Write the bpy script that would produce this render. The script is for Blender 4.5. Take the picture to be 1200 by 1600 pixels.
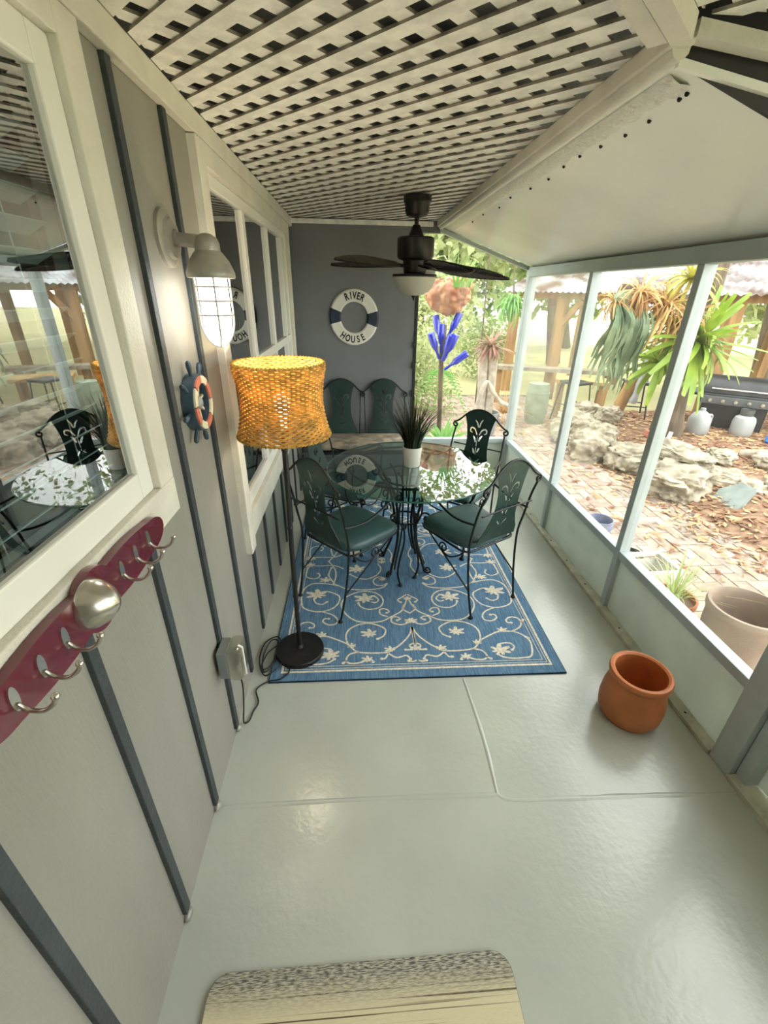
import bpy, bmesh, math, random
from mathutils import Vector, Matrix, noise
random.seed(7)
R = math.radians
PI = math.pi
for o in list(bpy.data.objects): bpy.data.objects.remove(o)
SC = bpy.context.scene
COL = SC.collection

# ------------------------------------------------------------------ camera
cam_d = bpy.data.cameras.new('camera'); cam = bpy.data.objects.new('camera', cam_d); COL.objects.link(cam)
cam_d.sensor_fit = 'HORIZONTAL'; cam_d.sensor_width = 36.0; cam_d.lens = 690.5/1200*36
cam_d.clip_start = 0.02; cam_d.clip_end = 200
def cam_matrix(pitch, yaw, roll, loc):
    F = Vector((math.sin(yaw)*math.cos(pitch), math.cos(yaw)*math.cos(pitch), -math.sin(pitch)))
    Rt = Vector((math.cos(yaw), -math.sin(yaw), 0)); U = Rt.cross(F)
    R2 = Rt*math.cos(roll) + U*math.sin(roll); U2 = U*math.cos(roll) - Rt*math.sin(roll)
    m = Matrix((R2, U2, -F)).transposed().to_4x4(); m.translation = loc
    return m
cam.matrix_world = cam_matrix(0.464688, 0.064511, 0.017162, Vector((0, 0, 1.68)))
SC.camera = cam

# ------------------------------------------------------------------ sky, sun, exposure
W = bpy.data.worlds.new('world'); SC.world = W; W.use_nodes = True
bg = W.node_tree.nodes['Background']
bg.inputs[0].default_value = (.94, .99, 1.0, 1); bg.inputs[1].default_value = 2.9
SC.view_settings.view_transform = 'Standard'; SC.view_settings.look = 'None'
SC.view_settings.gamma = 1.0; SC.view_settings.use_curve_mapping = False
SC.view_settings.exposure = 1.03

# ------------------------------------------------------------------ materials
def lin(c):
    return tuple(((v/255)/12.92 if v/255 <= .04045 else ((v/255+.055)/1.055)**2.4) for v in c)
MATS = {}
def mat(name, c, rough=.6, metal=0., var=0., vscale=8., bump=0., bscale=60., c2=None, spec=.5, stretch=None, transl=0., coat=0., detail=4.):
    m = bpy.data.materials.new(name); m.use_nodes = True; nt = m.node_tree; N = nt.nodes; L = nt.links
    b = N['Principled BSDF']; col = lin(c) + (1,)
    b.inputs['Base Color'].default_value = col; b.inputs['Roughness'].default_value = rough
    b.inputs['Metallic'].default_value = metal; b.inputs['Specular IOR Level'].default_value = spec
    b.inputs['Coat Weight'].default_value = coat
    co = None
    def coords():
        tc = N.new('ShaderNodeTexCoord'); mp = N.new('ShaderNodeMapping')
        L.new(tc.outputs['Object'], mp.inputs[0])
        if stretch: mp.inputs['Scale'].default_value = stretch
        return mp
    if var or c2:
        co = coords(); n = N.new('ShaderNodeTexNoise'); n.inputs['Scale'].default_value = vscale; n.inputs['Detail'].default_value = detail
        L.new(co.outputs[0], n.inputs[0]); r = N.new('ShaderNodeValToRGB'); L.new(n.outputs[0], r.inputs[0])
        a = c if c2 else tuple(v*(1-var) for v in c); d = c2 if c2 else tuple(min(255, v*(1+var)) for v in c)
        r.color_ramp.elements[0].position = .35; r.color_ramp.elements[1].position = .65
        r.color_ramp.elements[0].color = lin(a)+(1,); r.color_ramp.elements[1].color = lin(d)+(1,)
        L.new(r.outputs[0], b.inputs['Base Color'])
    if bump:
        co = co or coords(); n2 = N.new('ShaderNodeTexNoise'); n2.inputs['Scale'].default_value = bscale; n2.inputs['Detail'].default_value = 3
        L.new(co.outputs[0], n2.inputs[0]); bp = N.new('ShaderNodeBump'); bp.inputs['Strength'].default_value = bump; bp.inputs['Distance'].default_value = .01
        L.new(n2.outputs[0], bp.inputs['Height']); L.new(bp.outputs[0], b.inputs['Normal'])
    if transl:
        out = N['Material Output']; t = N.new('ShaderNodeBsdfTranslucent'); mx = N.new('ShaderNodeMixShader')
        src = b.inputs['Base Color'].links
        if src: L.new(src[0].from_socket, t.inputs[0])
        else: t.inputs[0].default_value = col
        mx.inputs[0].default_value = transl; L.new(b.outputs[0], mx.inputs[1]); L.new(t.outputs[0], mx.inputs[2]); L.new(mx.outputs[0], out.inputs[0])
    MATS[name] = m; return m
def pane(name, tint, gloss, rough=.0, haze=0., hazecol=(235, 235, 225), ior=1.5):
    m = bpy.data.materials.new(name); m.use_nodes = True; nt = m.node_tree; N = nt.nodes; L = nt.links
    N.remove(N['Principled BSDF']); out = N['Material Output']
    t = N.new('ShaderNodeBsdfTransparent'); t.inputs[0].default_value = lin(tint)+(1,)
    g = N.new('ShaderNodeBsdfGlossy'); g.inputs['Roughness'].default_value = rough; g.inputs[0].default_value = (1, 1, 1, 1)
    fr = N.new('ShaderNodeFresnel'); fr.inputs[0].default_value = ior
    mu = N.new('ShaderNodeMath'); mu.operation = 'MULTIPLY'; mu.inputs[1].default_value = gloss; mu.use_clamp = True; L.new(fr.outputs[0], mu.inputs[0])
    ge = N.new('ShaderNodeNewGeometry'); inv = N.new('ShaderNodeMath'); inv.operation = 'SUBTRACT'; inv.inputs[0].default_value = 1.; L.new(ge.outputs['Backfacing'], inv.inputs[1])   # one reflection per sheet
    m3 = N.new('ShaderNodeMath'); m3.operation = 'MULTIPLY'; L.new(mu.outputs[0], m3.inputs[0]); L.new(inv.outputs[0], m3.inputs[1])
    mx = N.new('ShaderNodeMixShader'); L.new(m3.outputs[0], mx.inputs[0]); L.new(t.outputs[0], mx.inputs[1]); L.new(g.outputs[0], mx.inputs[2])
    last = mx
    if haze:
        d = N.new('ShaderNodeBsdfTranslucent'); d.inputs[0].default_value = lin(hazecol)+(1,)
        m2 = N.new('ShaderNodeMixShader'); m2.inputs[0].default_value = haze; L.new(mx.outputs[0], m2.inputs[1]); L.new(d.outputs[0], m2.inputs[2]); last = m2
    L.new(last.outputs[0], out.inputs[0]); MATS[name] = m; return m
def emit(name, c, s):
    m = bpy.data.materials.new(name); m.use_nodes = True; nt = m.node_tree; N = nt.nodes
    N.remove(N['Principled BSDF']); e = N.new('ShaderNodeEmission'); e.inputs[0].default_value = lin(c)+(1,); e.inputs[1].default_value = s
    nt.links.new(e.outputs[0], N['Material Output'].inputs[0]); MATS[name] = m; return m

mat('wall_paint', (140, 137, 127), .55, var=.03, vscale=5, bump=.25, bscale=140, stretch=(1, 1, .25))
mat('batten_dark', (54, 60, 62), .6, var=.08, bump=.3, bscale=120)  # battens coloured darker than the wall panels
mat('far_paint', (116, 118, 120), .6, var=.03, vscale=3)
mat('floor_paint', (180, 183, 172), .22, var=.03, vscale=2.5, bump=.10, bscale=40, spec=.75)
mat('white_trim', (212, 208, 194), .5, var=.03, bump=.25, bscale=120)
mat('lattice', (236, 234, 226), .6, var=.05, vscale=20, bump=.3, bscale=120)
mat('deck', (126, 128, 128), .5, c2=(58, 60, 62), vscale=6)
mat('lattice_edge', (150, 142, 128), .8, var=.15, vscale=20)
mat('panel_white', (236, 237, 226), .26, var=.02, vscale=2, bump=.08, bscale=25)
mat('tape', (225, 222, 212), .22, bump=1., bscale=45)
mat('alu', (178, 187, 187), .42, var=.02, metal=.15)
mat('kick', (206, 212, 202), .35, var=.02, transl=.3)
mat('channel', (192, 190, 172), .6, var=.08, vscale=14, bump=.3)
mat('screw', (40, 38, 36), .5, metal=.6)
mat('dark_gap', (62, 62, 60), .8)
mat('vinyl', (228, 226, 216), .35)
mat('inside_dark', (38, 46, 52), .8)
mat('blind', (232, 236, 234), .5)
pane('win_glass', (215, 224, 224), 4.6)
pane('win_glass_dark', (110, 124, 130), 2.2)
pane('screen_clear', (252, 252, 250), .5, .05, haze=.006)
pane('screen_hazy', (248, 248, 244), .8, .08, haze=.05)
pane('table_glass', (132, 184, 174), 2.0)
mat('glass_rim', (30, 84, 74), .1, coat=.5)
mat('iron', (26, 30, 30), .42, metal=.3)
mat('iron_green', (34, 58, 52), .38, metal=.2, var=.08)
mat('cushion', (58, 82, 82), .42, var=.06, vscale=10, bump=.15, bscale=90)
mat('settee_seat', (178, 162, 138), .7, c2=(112, 104, 92), vscale=14)
mat('black', (20, 19, 18), .45)
mat('black_rubber', (16, 16, 16), .55)
mat('fan_bronze', (30, 26, 24), .38, metal=.35)
mat('fan_blade', (74, 62, 50), .6, c2=(34, 29, 26), vscale=36, stretch=(1, .45, 1), bump=.6, bscale=110)
mat('fan_bowl', (226, 222, 206), .3, transl=.35)
mat('brass', (190, 180, 160), .3, metal=.9)
mat('wicker', (214, 166, 84), .42, var=.14, vscale=30, transl=.22)
mat('wicker_rim', (196, 150, 66), .5, var=.15, vscale=60, bump=.6, bscale=220)
mat('galv', (176, 172, 158), .45, metal=.35, c2=(146, 144, 134), vscale=10, bump=.2)
mat('cage', (188, 186, 180), .35, metal=.4)
emit('jar_glow', (255, 252, 244), 8.0)
emit('bulb_glow', (255, 236, 200), 3.5)
mat('steel', (198, 194, 186), .25, metal=.95)
mat('maroon', (94, 18, 34), .25, var=.05, coat=.5)
mat('ring_white', (226, 224, 214), .4, var=.03, vscale=6)
mat('navy', (26, 42, 62), .55)
mat('letter_black', (18, 18, 18), .6)
mat('wheel_navy', (40, 56, 70), .45, c2=(62, 84, 98), vscale=18)
mat('wheel_cream', (226, 216, 186), .5)
mat('wheel_red', (206, 118, 96), .5)
mat('wheel_grey', (150, 152, 148), .4)
mat('outlet_grey', (120, 124, 124), .5)
pane('outlet_clear', (222, 220, 208), 1.5, .15, haze=.35)
mat('terracotta', (178, 104, 56), .55, var=.08, vscale=7, bump=.15, bscale=50)
mat('taupe', (150, 130, 112), .5, var=.08, vscale=5)
mat('white_pot', (214, 212, 202), .35)
mat('grass_dark', (32, 48, 34), .6, transl=.1)
mat('grass_dry', (122, 96, 66), .6, transl=.1)
mat('rug_blue', (112, 144, 170), .95, c2=(84, 116, 146), vscale=60, stretch=(3.0, .25, 1), bump=.5, bscale=300, spec=.1)
mat('rug_edge', (30, 48, 70), .95, spec=.1)
mat('rug_cream', (214, 206, 188), .95, var=.08, vscale=80, spec=.1)
mat('mat_backing', (92, 84, 72), .9)
def mat_doormat():
    m = bpy.data.materials.new('doormat'); m.use_nodes = True; nt = m.node_tree; N = nt.nodes; L = nt.links; b = N['Principled BSDF']; b.inputs['Roughness'].default_value = .95; b.inputs['Specular IOR Level'].default_value = .1
    tc = N.new('ShaderNodeTexCoord'); sep = N.new('ShaderNodeSeparateXYZ'); L.new(tc.outputs['Object'], sep.inputs[0])
    mp = N.new('ShaderNodeMapping'); mp.inputs['Scale'].default_value = (.9, 150, 1); L.new(tc.outputs['Object'], mp.inputs[0])
    n = N.new('ShaderNodeTexNoise'); n.inputs['Scale'].default_value = 1.; n.inputs['Detail'].default_value = 2; L.new(mp.outputs[0], n.inputs[0])
    r = N.new('ShaderNodeValToRGB'); L.new(n.outputs[0], r.inputs[0]); e = r.color_ramp.elements
    e[0].position = .36; e[0].color = lin((104, 90, 68))+(1,); e[1].position = .42; e[1].color = lin((214, 203, 168))+(1,)
    mp2 = N.new('ShaderNodeMapping'); mp2.inputs['Scale'].default_value = (55, 420, 1); L.new(tc.outputs['Object'], mp2.inputs[0])
    n2 = N.new('ShaderNodeTexNoise'); n2.inputs['Scale'].default_value = 1.; n2.inputs['Detail'].default_value = 2; L.new(mp2.outputs[0], n2.inputs[0])
    r2 = N.new('ShaderNodeValToRGB'); L.new(n2.outputs[0], r2.inputs[0]); e = r2.color_ramp.elements
    e[0].position = .4; e[0].color = lin((92, 90, 86))+(1,); e[1].position = .6; e[1].color = lin((188, 182, 164))+(1,)
    mr = N.new('ShaderNodeMapRange'); mr.inputs['From Min'].default_value = .165; mr.inputs['From Max'].default_value = .235; L.new(sep.outputs[1], mr.inputs[0])
    mx = N.new('ShaderNodeMix'); mx.data_type = 'RGBA'; L.new(mr.outputs[0], mx.inputs[0]); L.new(r.outputs[0], mx.inputs[6]); L.new(r2.outputs[0], mx.inputs[7])
    L.new(mx.outputs[2], b.inputs['Base Color'])
    bp = N.new('ShaderNodeBump'); bp.inputs['Strength'].default_value = .5; bp.inputs['Distance'].default_value = .006; L.new(n2.outputs[0], bp.inputs['Height']); L.new(bp.outputs[0], b.inputs['Normal'])
    MATS['doormat'] = m
mat_doormat()
# outdoors
mat('soil', (142, 122, 98), .95, c2=(112, 90, 68), vscale=6, bump=.6, bscale=40)
mat('lawn', (164, 162, 112), .95, c2=(188, 176, 132), vscale=1.2)
mat('mortar', (92, 80, 68), .95, var=.1)
for i, c in enumerate([(168, 148, 130), (154, 134, 118), (178, 160, 142), (150, 136, 124)]):
    mat('brick%d' % i, c, .85, var=.1, vscale=14, bump=.3, bscale=60)
mat('limestone', (182, 172, 150), .9, c2=(128, 118, 100), vscale=9, bump=1., bscale=22, detail=8)
mat('slate', (126, 134, 128), .8, var=.08, bump=.5, bscale=20)
mat('mulch', (158, 126, 100), .95, c2=(118, 90, 70), vscale=20, bump=.8, bscale=60)
mat('litter_a', (182, 146, 108), .9, transl=.1); mat('litter_b', (142, 100, 74), .9, transl=.1); mat('litter_c', (206, 174, 128), .9, transl=.1)
mat('bark', (112, 96, 78), .9, c2=(78, 66, 54), vscale=14, stretch=(1, 1, .3), bump=.9, bscale=30)
mat('wood', (170, 132, 86), .8, c2=(134, 100, 64), vscale=10, stretch=(1, 1, .12))
mat('wood_grey', (138, 126, 108), .85, var=.15, vscale=12)
mat('deck_wood', (176, 140, 88), .8, var=.12, vscale=8)
mat('driftwood', (178, 166, 150), .85, var=.1, vscale=14, bump=.5)
mat('roof_metal', (170, 172, 174), .55, metal=.1, c2=(78, 50, 38), vscale=3.4, stretch=(1, .35, 1))
mat('brom_leaf', (158, 178, 70), .38, c2=(116, 146, 48), vscale=4, transl=.35)
mat('dry_leaf', (200, 166, 104), .6, c2=(170, 126, 78), vscale=6, transl=.3)
mat('yellow_leaf', (186, 184, 84), .5, c2=(160, 150, 66), vscale=6, transl=.3)
mat('stag_leaf', (134, 150, 118), .5, c2=(98, 118, 86), vscale=5, transl=.25)
mat('pink_leaf', (178, 120, 112), .5, c2=(138, 116, 88), vscale=6, transl=.3)
mat('fern_leaf', (120, 168, 82), .5, transl=.35)
mat('bush_a', (150, 166, 106), .6, transl=.35); mat('bush_b', (176, 184, 132), .6, transl=.35); mat('bush_c', (124, 144, 92), .6, transl=.35)
mat('stripe_leaf', (186, 200, 136), .5, transl=.3)
mat('cobalt', (26, 40, 178), .08, coat=.6)
mat('clay_peach', (196, 144, 108), .6, c2=(150, 92, 60), vscale=7, bump=.9, bscale=14)
mat('grill_black', (34, 34, 34), .4)
mat('grill_grey', (96, 98, 98), .4, metal=.4)
mat('tank_white', (158, 160, 158), .4)
mat('bucket_grey', (138, 142, 142), .5)
mat('barrel_green', (132, 142, 122), .6, var=.1)
mat('blue_plastic', (30, 110, 210), .4)
mat('pvc', (222, 222, 216), .4)
mat('pink_brick', (190, 118, 100), .85)
mat('blue_glaze', (110, 116, 150), .3, c2=(150, 150, 160), vscale=12)
mat('orange_metal', (200, 104, 60), .5)

# ------------------------------------------------------------------ mesh helpers
class MB:
    def __init__(s): s.v = []; s.f = []
    def add(s, v, f, M=None):
        b = len(s.v); s.v += [tuple(M @ Vector(p)) if M else tuple(p) for p in v]; s.f += [tuple(i+b for i in q) for q in f]; return s
    def box(s, a, b, M=None, bev=0.):
        (x0, y0, z0), (x1, y1, z1) = a, b
        if x0 > x1: x0, x1 = x1, x0
        if y0 > y1: y0, y1 = y1, y0
        if z0 > z1: z0, z1 = z1, z0
        if bev <= 0:
            v = [(x0,y0,z0),(x1,y0,z0),(x1,y1,z0),(x0,y1,z0),(x0,y0,z1),(x1,y0,z1),(x1,y1,z1),(x0,y1,z1)]
            f = [(0,3,2,1),(4,5,6,7),(0,1,5,4),(1,2,6,5),(2,3,7,6),(3,0,4,7)]
            return s.add(v, f, M)
        bm = bmesh.new(); bmesh.ops.create_cube(bm, size=1)
        for q in bm.verts: q.co = Vector(((x0+x1)/2+q.co.x*(x1-x0), (y0+y1)/2+q.co.y*(y1-y0), (z0+z1)/2+q.co.z*(z1-z0)))
        bmesh.ops.bevel(bm, geom=bm.edges[:], offset=bev, segments=2, affect='EDGES', profile=.5)
        return s.bm(bm, M)
    def bm(s, bm, M=None):
        bm.verts.index_update(); s.add([q.co.copy() for q in bm.verts], [[q.index for q in f.verts] for f in bm.faces], M); bm.free(); return s
    def prism(s, poly, z0, z1, M=None):      # poly in xy, convex or simple
        n = len(poly); v = [(x, y, z0) for x, y in poly] + [(x, y, z1) for x, y in poly]
        f = [tuple(range(n-1, -1, -1)), tuple(range(n, 2*n))] + [(i, (i+1) % n, n+(i+1) % n, n+i) for i in range(n)]
        return s.add(v, f, M)
    def lathe(s, prof, n=32, M=None, cap=(True, True)):
        v = []; f = []
        for r, z in prof:
            for i in range(n): a = 2*PI*i/n; v.append((r*math.cos(a), r*math.sin(a), z))
        for k in range(len(prof)-1):
            for i in range(n): j = (i+1) % n; f.append((k*n+i, k*n+j, (k+1)*n+j, (k+1)*n+i))
        if cap[0]: f.append(tuple(range(n-1, -1, -1)))
        if cap[1]: f.append(tuple((len(prof)-1)*n+i for i in range(n)))
        return s.add(v, f, M)
    def tube(s, pts, r, n=8, closed=False, M=None):
        P = [Vector(p) for p in pts]; m = len(P)
        rad = r if isinstance(r, (list, tuple)) else [r]*m
        T = []
        for i in range(m):
            if closed: d = P[(i+1) % m]-P[(i-1) % m]
            else: d = P[min(i+1, m-1)]-P[max(i-1, 0)]
            T.append(d.normalized() if d.length > 1e-9 else Vector((0, 0, 1)))
        u = T[0].orthogonal().normalized(); v = []; f = []
        for i in range(m):
            u = (u - T[i]*u.dot(T[i]));
            u = u.normalized() if u.length > 1e-6 else T[i].orthogonal().normalized()
            w = T[i].cross(u)
            for k in range(n):
                a = 2*PI*k/n; v.append(P[i]+(u*math.cos(a)+w*math.sin(a))*rad[i])
        for i in range(m if closed else m-1):
            j = (i+1) % m
            for k in range(n): l = (k+1) % n; f.append((i*n+k, i*n+l, j*n+l, j*n+k))
        if not closed: f.append(tuple(range(n-1, -1, -1))); f.append(tuple((m-1)*n+k for k in range(n)))
        return s.add(v, f, M)
    def sphere(s, c, r, n=16, m=10, sc=(1, 1, 1), M=None):
        prof = [(max(1e-4, math.sin(PI*i/m)), -math.cos(PI*i/m)) for i in range(m+1)]
        Ms = Matrix.Translation(c) @ Matrix.Diagonal((r*sc[0], r*sc[1], r*sc[2], 1))
        return s.lathe(prof, n, (M @ Ms) if M else Ms)
    def build(s, name, m, parent=None, smooth=None, label=None, local=False):
        me = bpy.data.meshes.new(name); me.from_pydata([tuple(p) for p in s.v], [], s.f); me.update()
        if smooth is not None:
            me.shade_smooth(); me.set_sharp_from_angle(angle=R(smooth))
        if m: me.materials.append(MATS[m])
        o = bpy.data.objects.new(name, me); COL.objects.link(o)
        if parent:
            o.parent = parent
            if not local: o.matrix_parent_inverse = parent.matrix_basis.inverted()
        if label: o['label'] = label
        return o
def spline(pts, k=6, closed=False):
    P = [Vector(p) for p in pts]; n = len(P); out = []
    for i in range(n if closed else n-1):
        if closed: a, b, c, d = P[(i-1) % n], P[i], P[(i+1) % n], P[(i+2) % n]
        else: a, b, c, d = P[max(i-1, 0)], P[i], P[i+1], P[min(i+2, n-1)]
        for j in range(k):
            t = j/k; t2 = t*t; t3 = t2*t
            out.append(.5*((2*b)+(c-a)*t+(2*a-5*b+4*c-d)*t2+(3*b-a-3*c+d)*t3))
    if not closed: out.append(P[-1])
    return out
def tag(o, label, cat, group=None, kind=None):
    o['label'] = label; o['category'] = cat
    if group: o['group'] = group
    if kind: o['kind'] = kind
    return o
def empty(name, loc=(0, 0, 0), rz=0., label=None, cat=None, group=None, kind=None):
    o = bpy.data.objects.new(name, None); COL.objects.link(o); o.location = loc; o.rotation_euler = (0, 0, rz); o.empty_display_size = .05
    o.matrix_basis = Matrix.Translation(loc) @ Matrix.Rotation(rz, 4, 'Z')
    if label: tag(o, label, cat, group, kind)
    return o
def copy_tree(o, parent=None):
    c = o.copy(); COL.objects.link(c)
    if parent: c.parent = parent
    for ch in list(o.children): copy_tree(ch, c)
    return c
def inst(src_mesh, name, M, parent):
    o = bpy.data.objects.new(name, src_mesh); COL.objects.link(o); o.parent = parent
    o.matrix_parent_inverse = parent.matrix_basis.inverted(); o.matrix_basis = M
    return o
def clip_poly(poly, x0, x1, y0, y1):
    def cl(P, ins, inter):
        out = []
        for i in range(len(P)):
            a, b = P[i-1], P[i]
            if ins(b):
                if not ins(a): out.append(inter(a, b))
                out.append(b)
            elif ins(a): out.append(inter(a, b))
        return out
    def ix(x): return lambda a, b: (x, a[1]+(b[1]-a[1])*(x-a[0])/(b[0]-a[0]))
    def iy(y): return lambda a, b: (a[0]+(b[0]-a[0])*(y-a[1])/(b[1]-a[1]), y)
    for ins, it in ((lambda p: p[0] >= x0, ix(x0)), (lambda p: p[0] <= x1, ix(x1)), (lambda p: p[1] >= y0, iy(y0)), (lambda p: p[1] <= y1, iy(y1))):
        if len(poly) < 3: return []
        poly = cl(poly, ins, it)
    return poly

A = -.527; B = 1.466; YF = 4.15; ZC = 2.18; YB = -1.25     # left wall, screen wall, end wall, ceiling, back end with added wall

#@@STRUCTURE
# ------------------------------------------------------------------ floor
m = MB(); m.box((A-.12, YB, -.14), (B+.06, YF+.08, 0))
floor = m.build('floor', 'floor_paint'); tag(floor, 'light grey painted concrete porch floor', 'floor', kind='structure')
def ridge(pts, w, h, name='floor_seam'):
    q = MB(); P = [Vector(p) for p in spline(pts, 5)]; v = []; f = []
    for i, p in enumerate(P):
        d = (P[min(i+1, len(P)-1)]-P[max(i-1, 0)]).normalized(); nrm = Vector((-d.y, d.x, 0)); ww = w*(.75+.5*noise.noise(p*9))
        for k, (s, z) in enumerate(((-1, 0), (-.45, .8), (0, 1), (.45, .8), (1, 0))): v.append(p+nrm*ww*s+Vector((0, 0, h*z+.0004)))
    for i in range(len(P)-1):
        for k in range(4): a = i*5+k; f.append((a, a+1, a+6, a+5))
    q.add(v, f); return q.build(name, 'floor_paint', floor, smooth=60)
ridge([(.50, 1.53, 0), (.512, 1.3, 0), (.515, 1.16, 0), (.507, .98, 0)], .012, .0035)
ridge([(-.50, .98, 0), (-.36, .982, 0), (0, .985, 0), (.3, .98, 0), (.507, .978, 0)], .012, .003)
ridge([(.507, .978, 0), (.56, .955, 0), (.8, .95, 0), (1.04, .948, 0), (1.42, .937, 0)], .011, .003)

# ------------------------------------------------------------------ left wall with battens
W1 = (-.55, 1.06, 1.215, 2.10)   # window openings y0,y1,z0,z1
W2 = (1.88, 3.86, .72, 2.08)
m = MB()
def wl(y0, y1, z0, z1): m.box((A-.1, y0, z0), (A, y1, z1))
wl(YB, W1[0], 0, 2.3); wl(W1[0], W1[1], 0, W1[2]); wl(W1[0], W1[1], W1[3], 2.3); wl(W1[1], W2[0], 0, 2.3)
wl(W2[0], W2[1], 0, W2[2]); wl(W2[0], W2[1], W2[3], 2.3); wl(W2[1], YF+.08, 0, 2.3)
wall_left = m.build('wall_left', 'wall_paint'); tag(wall_left, 'warm grey board and batten house wall along the porch', 'wall', kind='structure')
by = [.06+.3066*i for i in range(-2, 14)]
for i, y in enumerate(by):
    segs = []
    if y < 1.16: segs = [(.035, 1.135)]
    elif y < 1.78: segs = [(.035, 2.115)]
    elif y < 3.95: segs = [(.035, .60)]
    else: segs = [(.035, 2.115)]
    for z0, z1 in segs:
        q = MB(); q.box((A-.005, y-.0145, z0), (A+.013, y+.0145, z1), bev=.002); q.build('batten', 'batten_dark', wall_left)
# chipped filler at the wall foot
for y in (1.3, .98, .67):
    q = MB(); q.sphere((A+.008, y, .012), .016, 8, 6, (.8, 1.3, .9)); q.build('wall_filler', 'galv', wall_left, smooth=60)
# ------------------------------------------------------------------ end wall
XE = .515
m = MB(); m.box((A-.1, YF, 0), (XE, YF+.08, 2.3)); m.box((XE, YF+.01, 2.1), (B, YF+.07, 2.3))
wall_far = m.build('wall_far', 'far_paint'); tag(wall_far, 'plain dark grey end wall carrying the life ring', 'wall', kind='structure')
q = MB(); q.box((XE-.004, YF-.012, .36), (XE+.016, YF+.07, 2.1)); q.build('corner_trim', 'black', wall_far)
for z in (1.22, 1.05, .8):
    q = MB(); q.box((XE-.016, YF-.026, z), (XE+.004, YF-.010, z+.06)); q.build('hinge', 'black', wall_far)
q = MB(); q.box((A+.005, YF-.016, .0), (A+.03, YF, 2.12)); q.build('corner_bead', 'far_paint', wall_far)
m = MB(); m.box((A-.1, YB-.1, 0), (B+.06, YB, 2.3)); o = m.build('wall_back', 'wall_paint'); tag(o, 'grey unseen wall added behind the viewer to cut light', 'wall', kind='structure')  # unseen wall added to keep out light from the back end
# ------------------------------------------------------------------ ceiling: deck and lattice
m = MB(); m.box((A-.1, YB, 2.245), (B+.4, YF+.08, 2.30))
ceiling = m.build('ceiling', 'deck'); tag(ceiling, 'grey roof deck with white painted diagonal lattice below', 'ceiling', kind='structure')
PITCH = .0905; SW = .0225
def clip_convex(P, reg):
    for i in range(len(reg)):
        (ax, ay), (bx, by_) = reg[i], reg[(i+1) % len(reg)]
        sd = lambda p: (bx-ax)*(p[1]-ay)-(by_-ay)*(p[0]-ax)
        out = []
        for k in range(len(P)):
            a, b = P[k-1], P[k]; da, db = sd(a), sd(b)
            if (da >= 0) != (db >= 0): t = da/(da-db); out.append((a[0]+(b[0]-a[0])*t, a[1]+(b[1]-a[1])*t))
            if db >= 0: out.append(b)
        P = out
        if len(P) < 3: return []
    return P
def lattice(reg):
    s2 = math.sqrt(.5)
    for layer, (dx, dy) in enumerate(((s2, -s2), (s2, s2))):
        nx, ny = -dy, dx
        cs = [x*nx+y*ny for x, y in reg]; k = math.floor(min(cs)/PITCH)
        while k*PITCH < max(cs)+.05:
            c = k*PITCH + .01; k += 1
            w = SW*(1+.06*math.sin(k*3.7)); jit = .004*math.sin(k*2.3)
            poly = [((c+e+jit*t)*nx+t*6*dx, (c+e+jit*t)*ny+t*6*dy) for e, t in ((-w, -1), (w, -1), (w, 1), (-w, 1))]
            pl = clip_convex(poly, reg)
            if len(pl) < 3: continue
            ar = abs(sum(pl[i-1][0]*pl[i][1]-pl[i][0]*pl[i-1][1] for i in range(len(pl))))/2
            if ar < .0012: continue
            if sum(pl[i-1][0]*pl[i][1]-pl[i][0]*pl[i-1][1] for i in range(len(pl))) < 0: pl = pl[::-1]
            z = ZC+.0075*layer+.001*math.sin(k*1.7)
            q = MB(); q.prism(pl, z, z+.0065); o = q.build('lattice_strip', 'lattice', ceiling)
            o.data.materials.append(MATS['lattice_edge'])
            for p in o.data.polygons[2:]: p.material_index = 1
lattice([(A+.03, .62), (0, .62), (.66, 1.28), (.66, YF-.005), (A+.03, YF-.005)])
lattice([(.12, .62), (B+.25, .62), (B+.25, 1.19), (.69, 1.19)])
m = MB(); m.box((A, YB, 2.185), (B+.3, .62, 2.2)); m.build('ceiling_board', 'lattice', ceiling)
# trim boards
def trim(name, a, b, label, mt='white_trim', bev=.004):
    q = MB(); q.box(a, b, bev=bev); o = q.build(name, mt); tag(o, label, 'trim', kind='structure'); return o
trim('trim_1', (A, YB, 2.115), (A+.03, YF-.005, 2.18), 'white painted board running along the top of the house wall')
b1 = trim('trim_2', (.652, 1.2, 2.14), (.700, YF-.005, 2.178), 'white beam edging the lattice above the screened bay')
q = MB(); q.tube([(.684, y, 2.142) for y in (1.22, 2.2, 3.2, YF-.01)], .020, 10); q.build('edge_bead', 'white_trim', b1, smooth=40)
for nm, (ca, cb), lb in (('trim_3', (-.62, -.565), 'left of two white diagonal boards meeting the beam overhead'), ('trim_6', (-.555, -.50), 'right of two white diagonal boards meeting the beam overhead')):
    q = MB(); P4 = [(.62+ca/2+.59-.28, .62-ca/2+.31-.0), (.62+cb/2+.31, .62-cb/2+.31), (-.05+cb/2+.31, -.05-cb/2+.31), (-.05+ca/2+.31, -.05-ca/2+.31)]
    q.prism(P4, 2.145 if nm == 'trim_3' else 2.138, 2.179); o = q.build(nm, 'white_trim'); tag(o, lb, 'trim', kind='structure')
def sloped(x0, z0, x1, z1, y0, y1, th):
    v = [(x0, y0, z0), (x1, y0, z1), (x1, y1, z1), (x0, y1, z0)]; v += [(a, b, c+th) for a, b, c in v]
    return MB().add(v, [(0, 3, 2, 1), (4, 5, 6, 7), (0, 1, 5, 4), (1, 2, 6, 5), (2, 3, 7, 6), (3, 0, 4, 7)])
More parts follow.
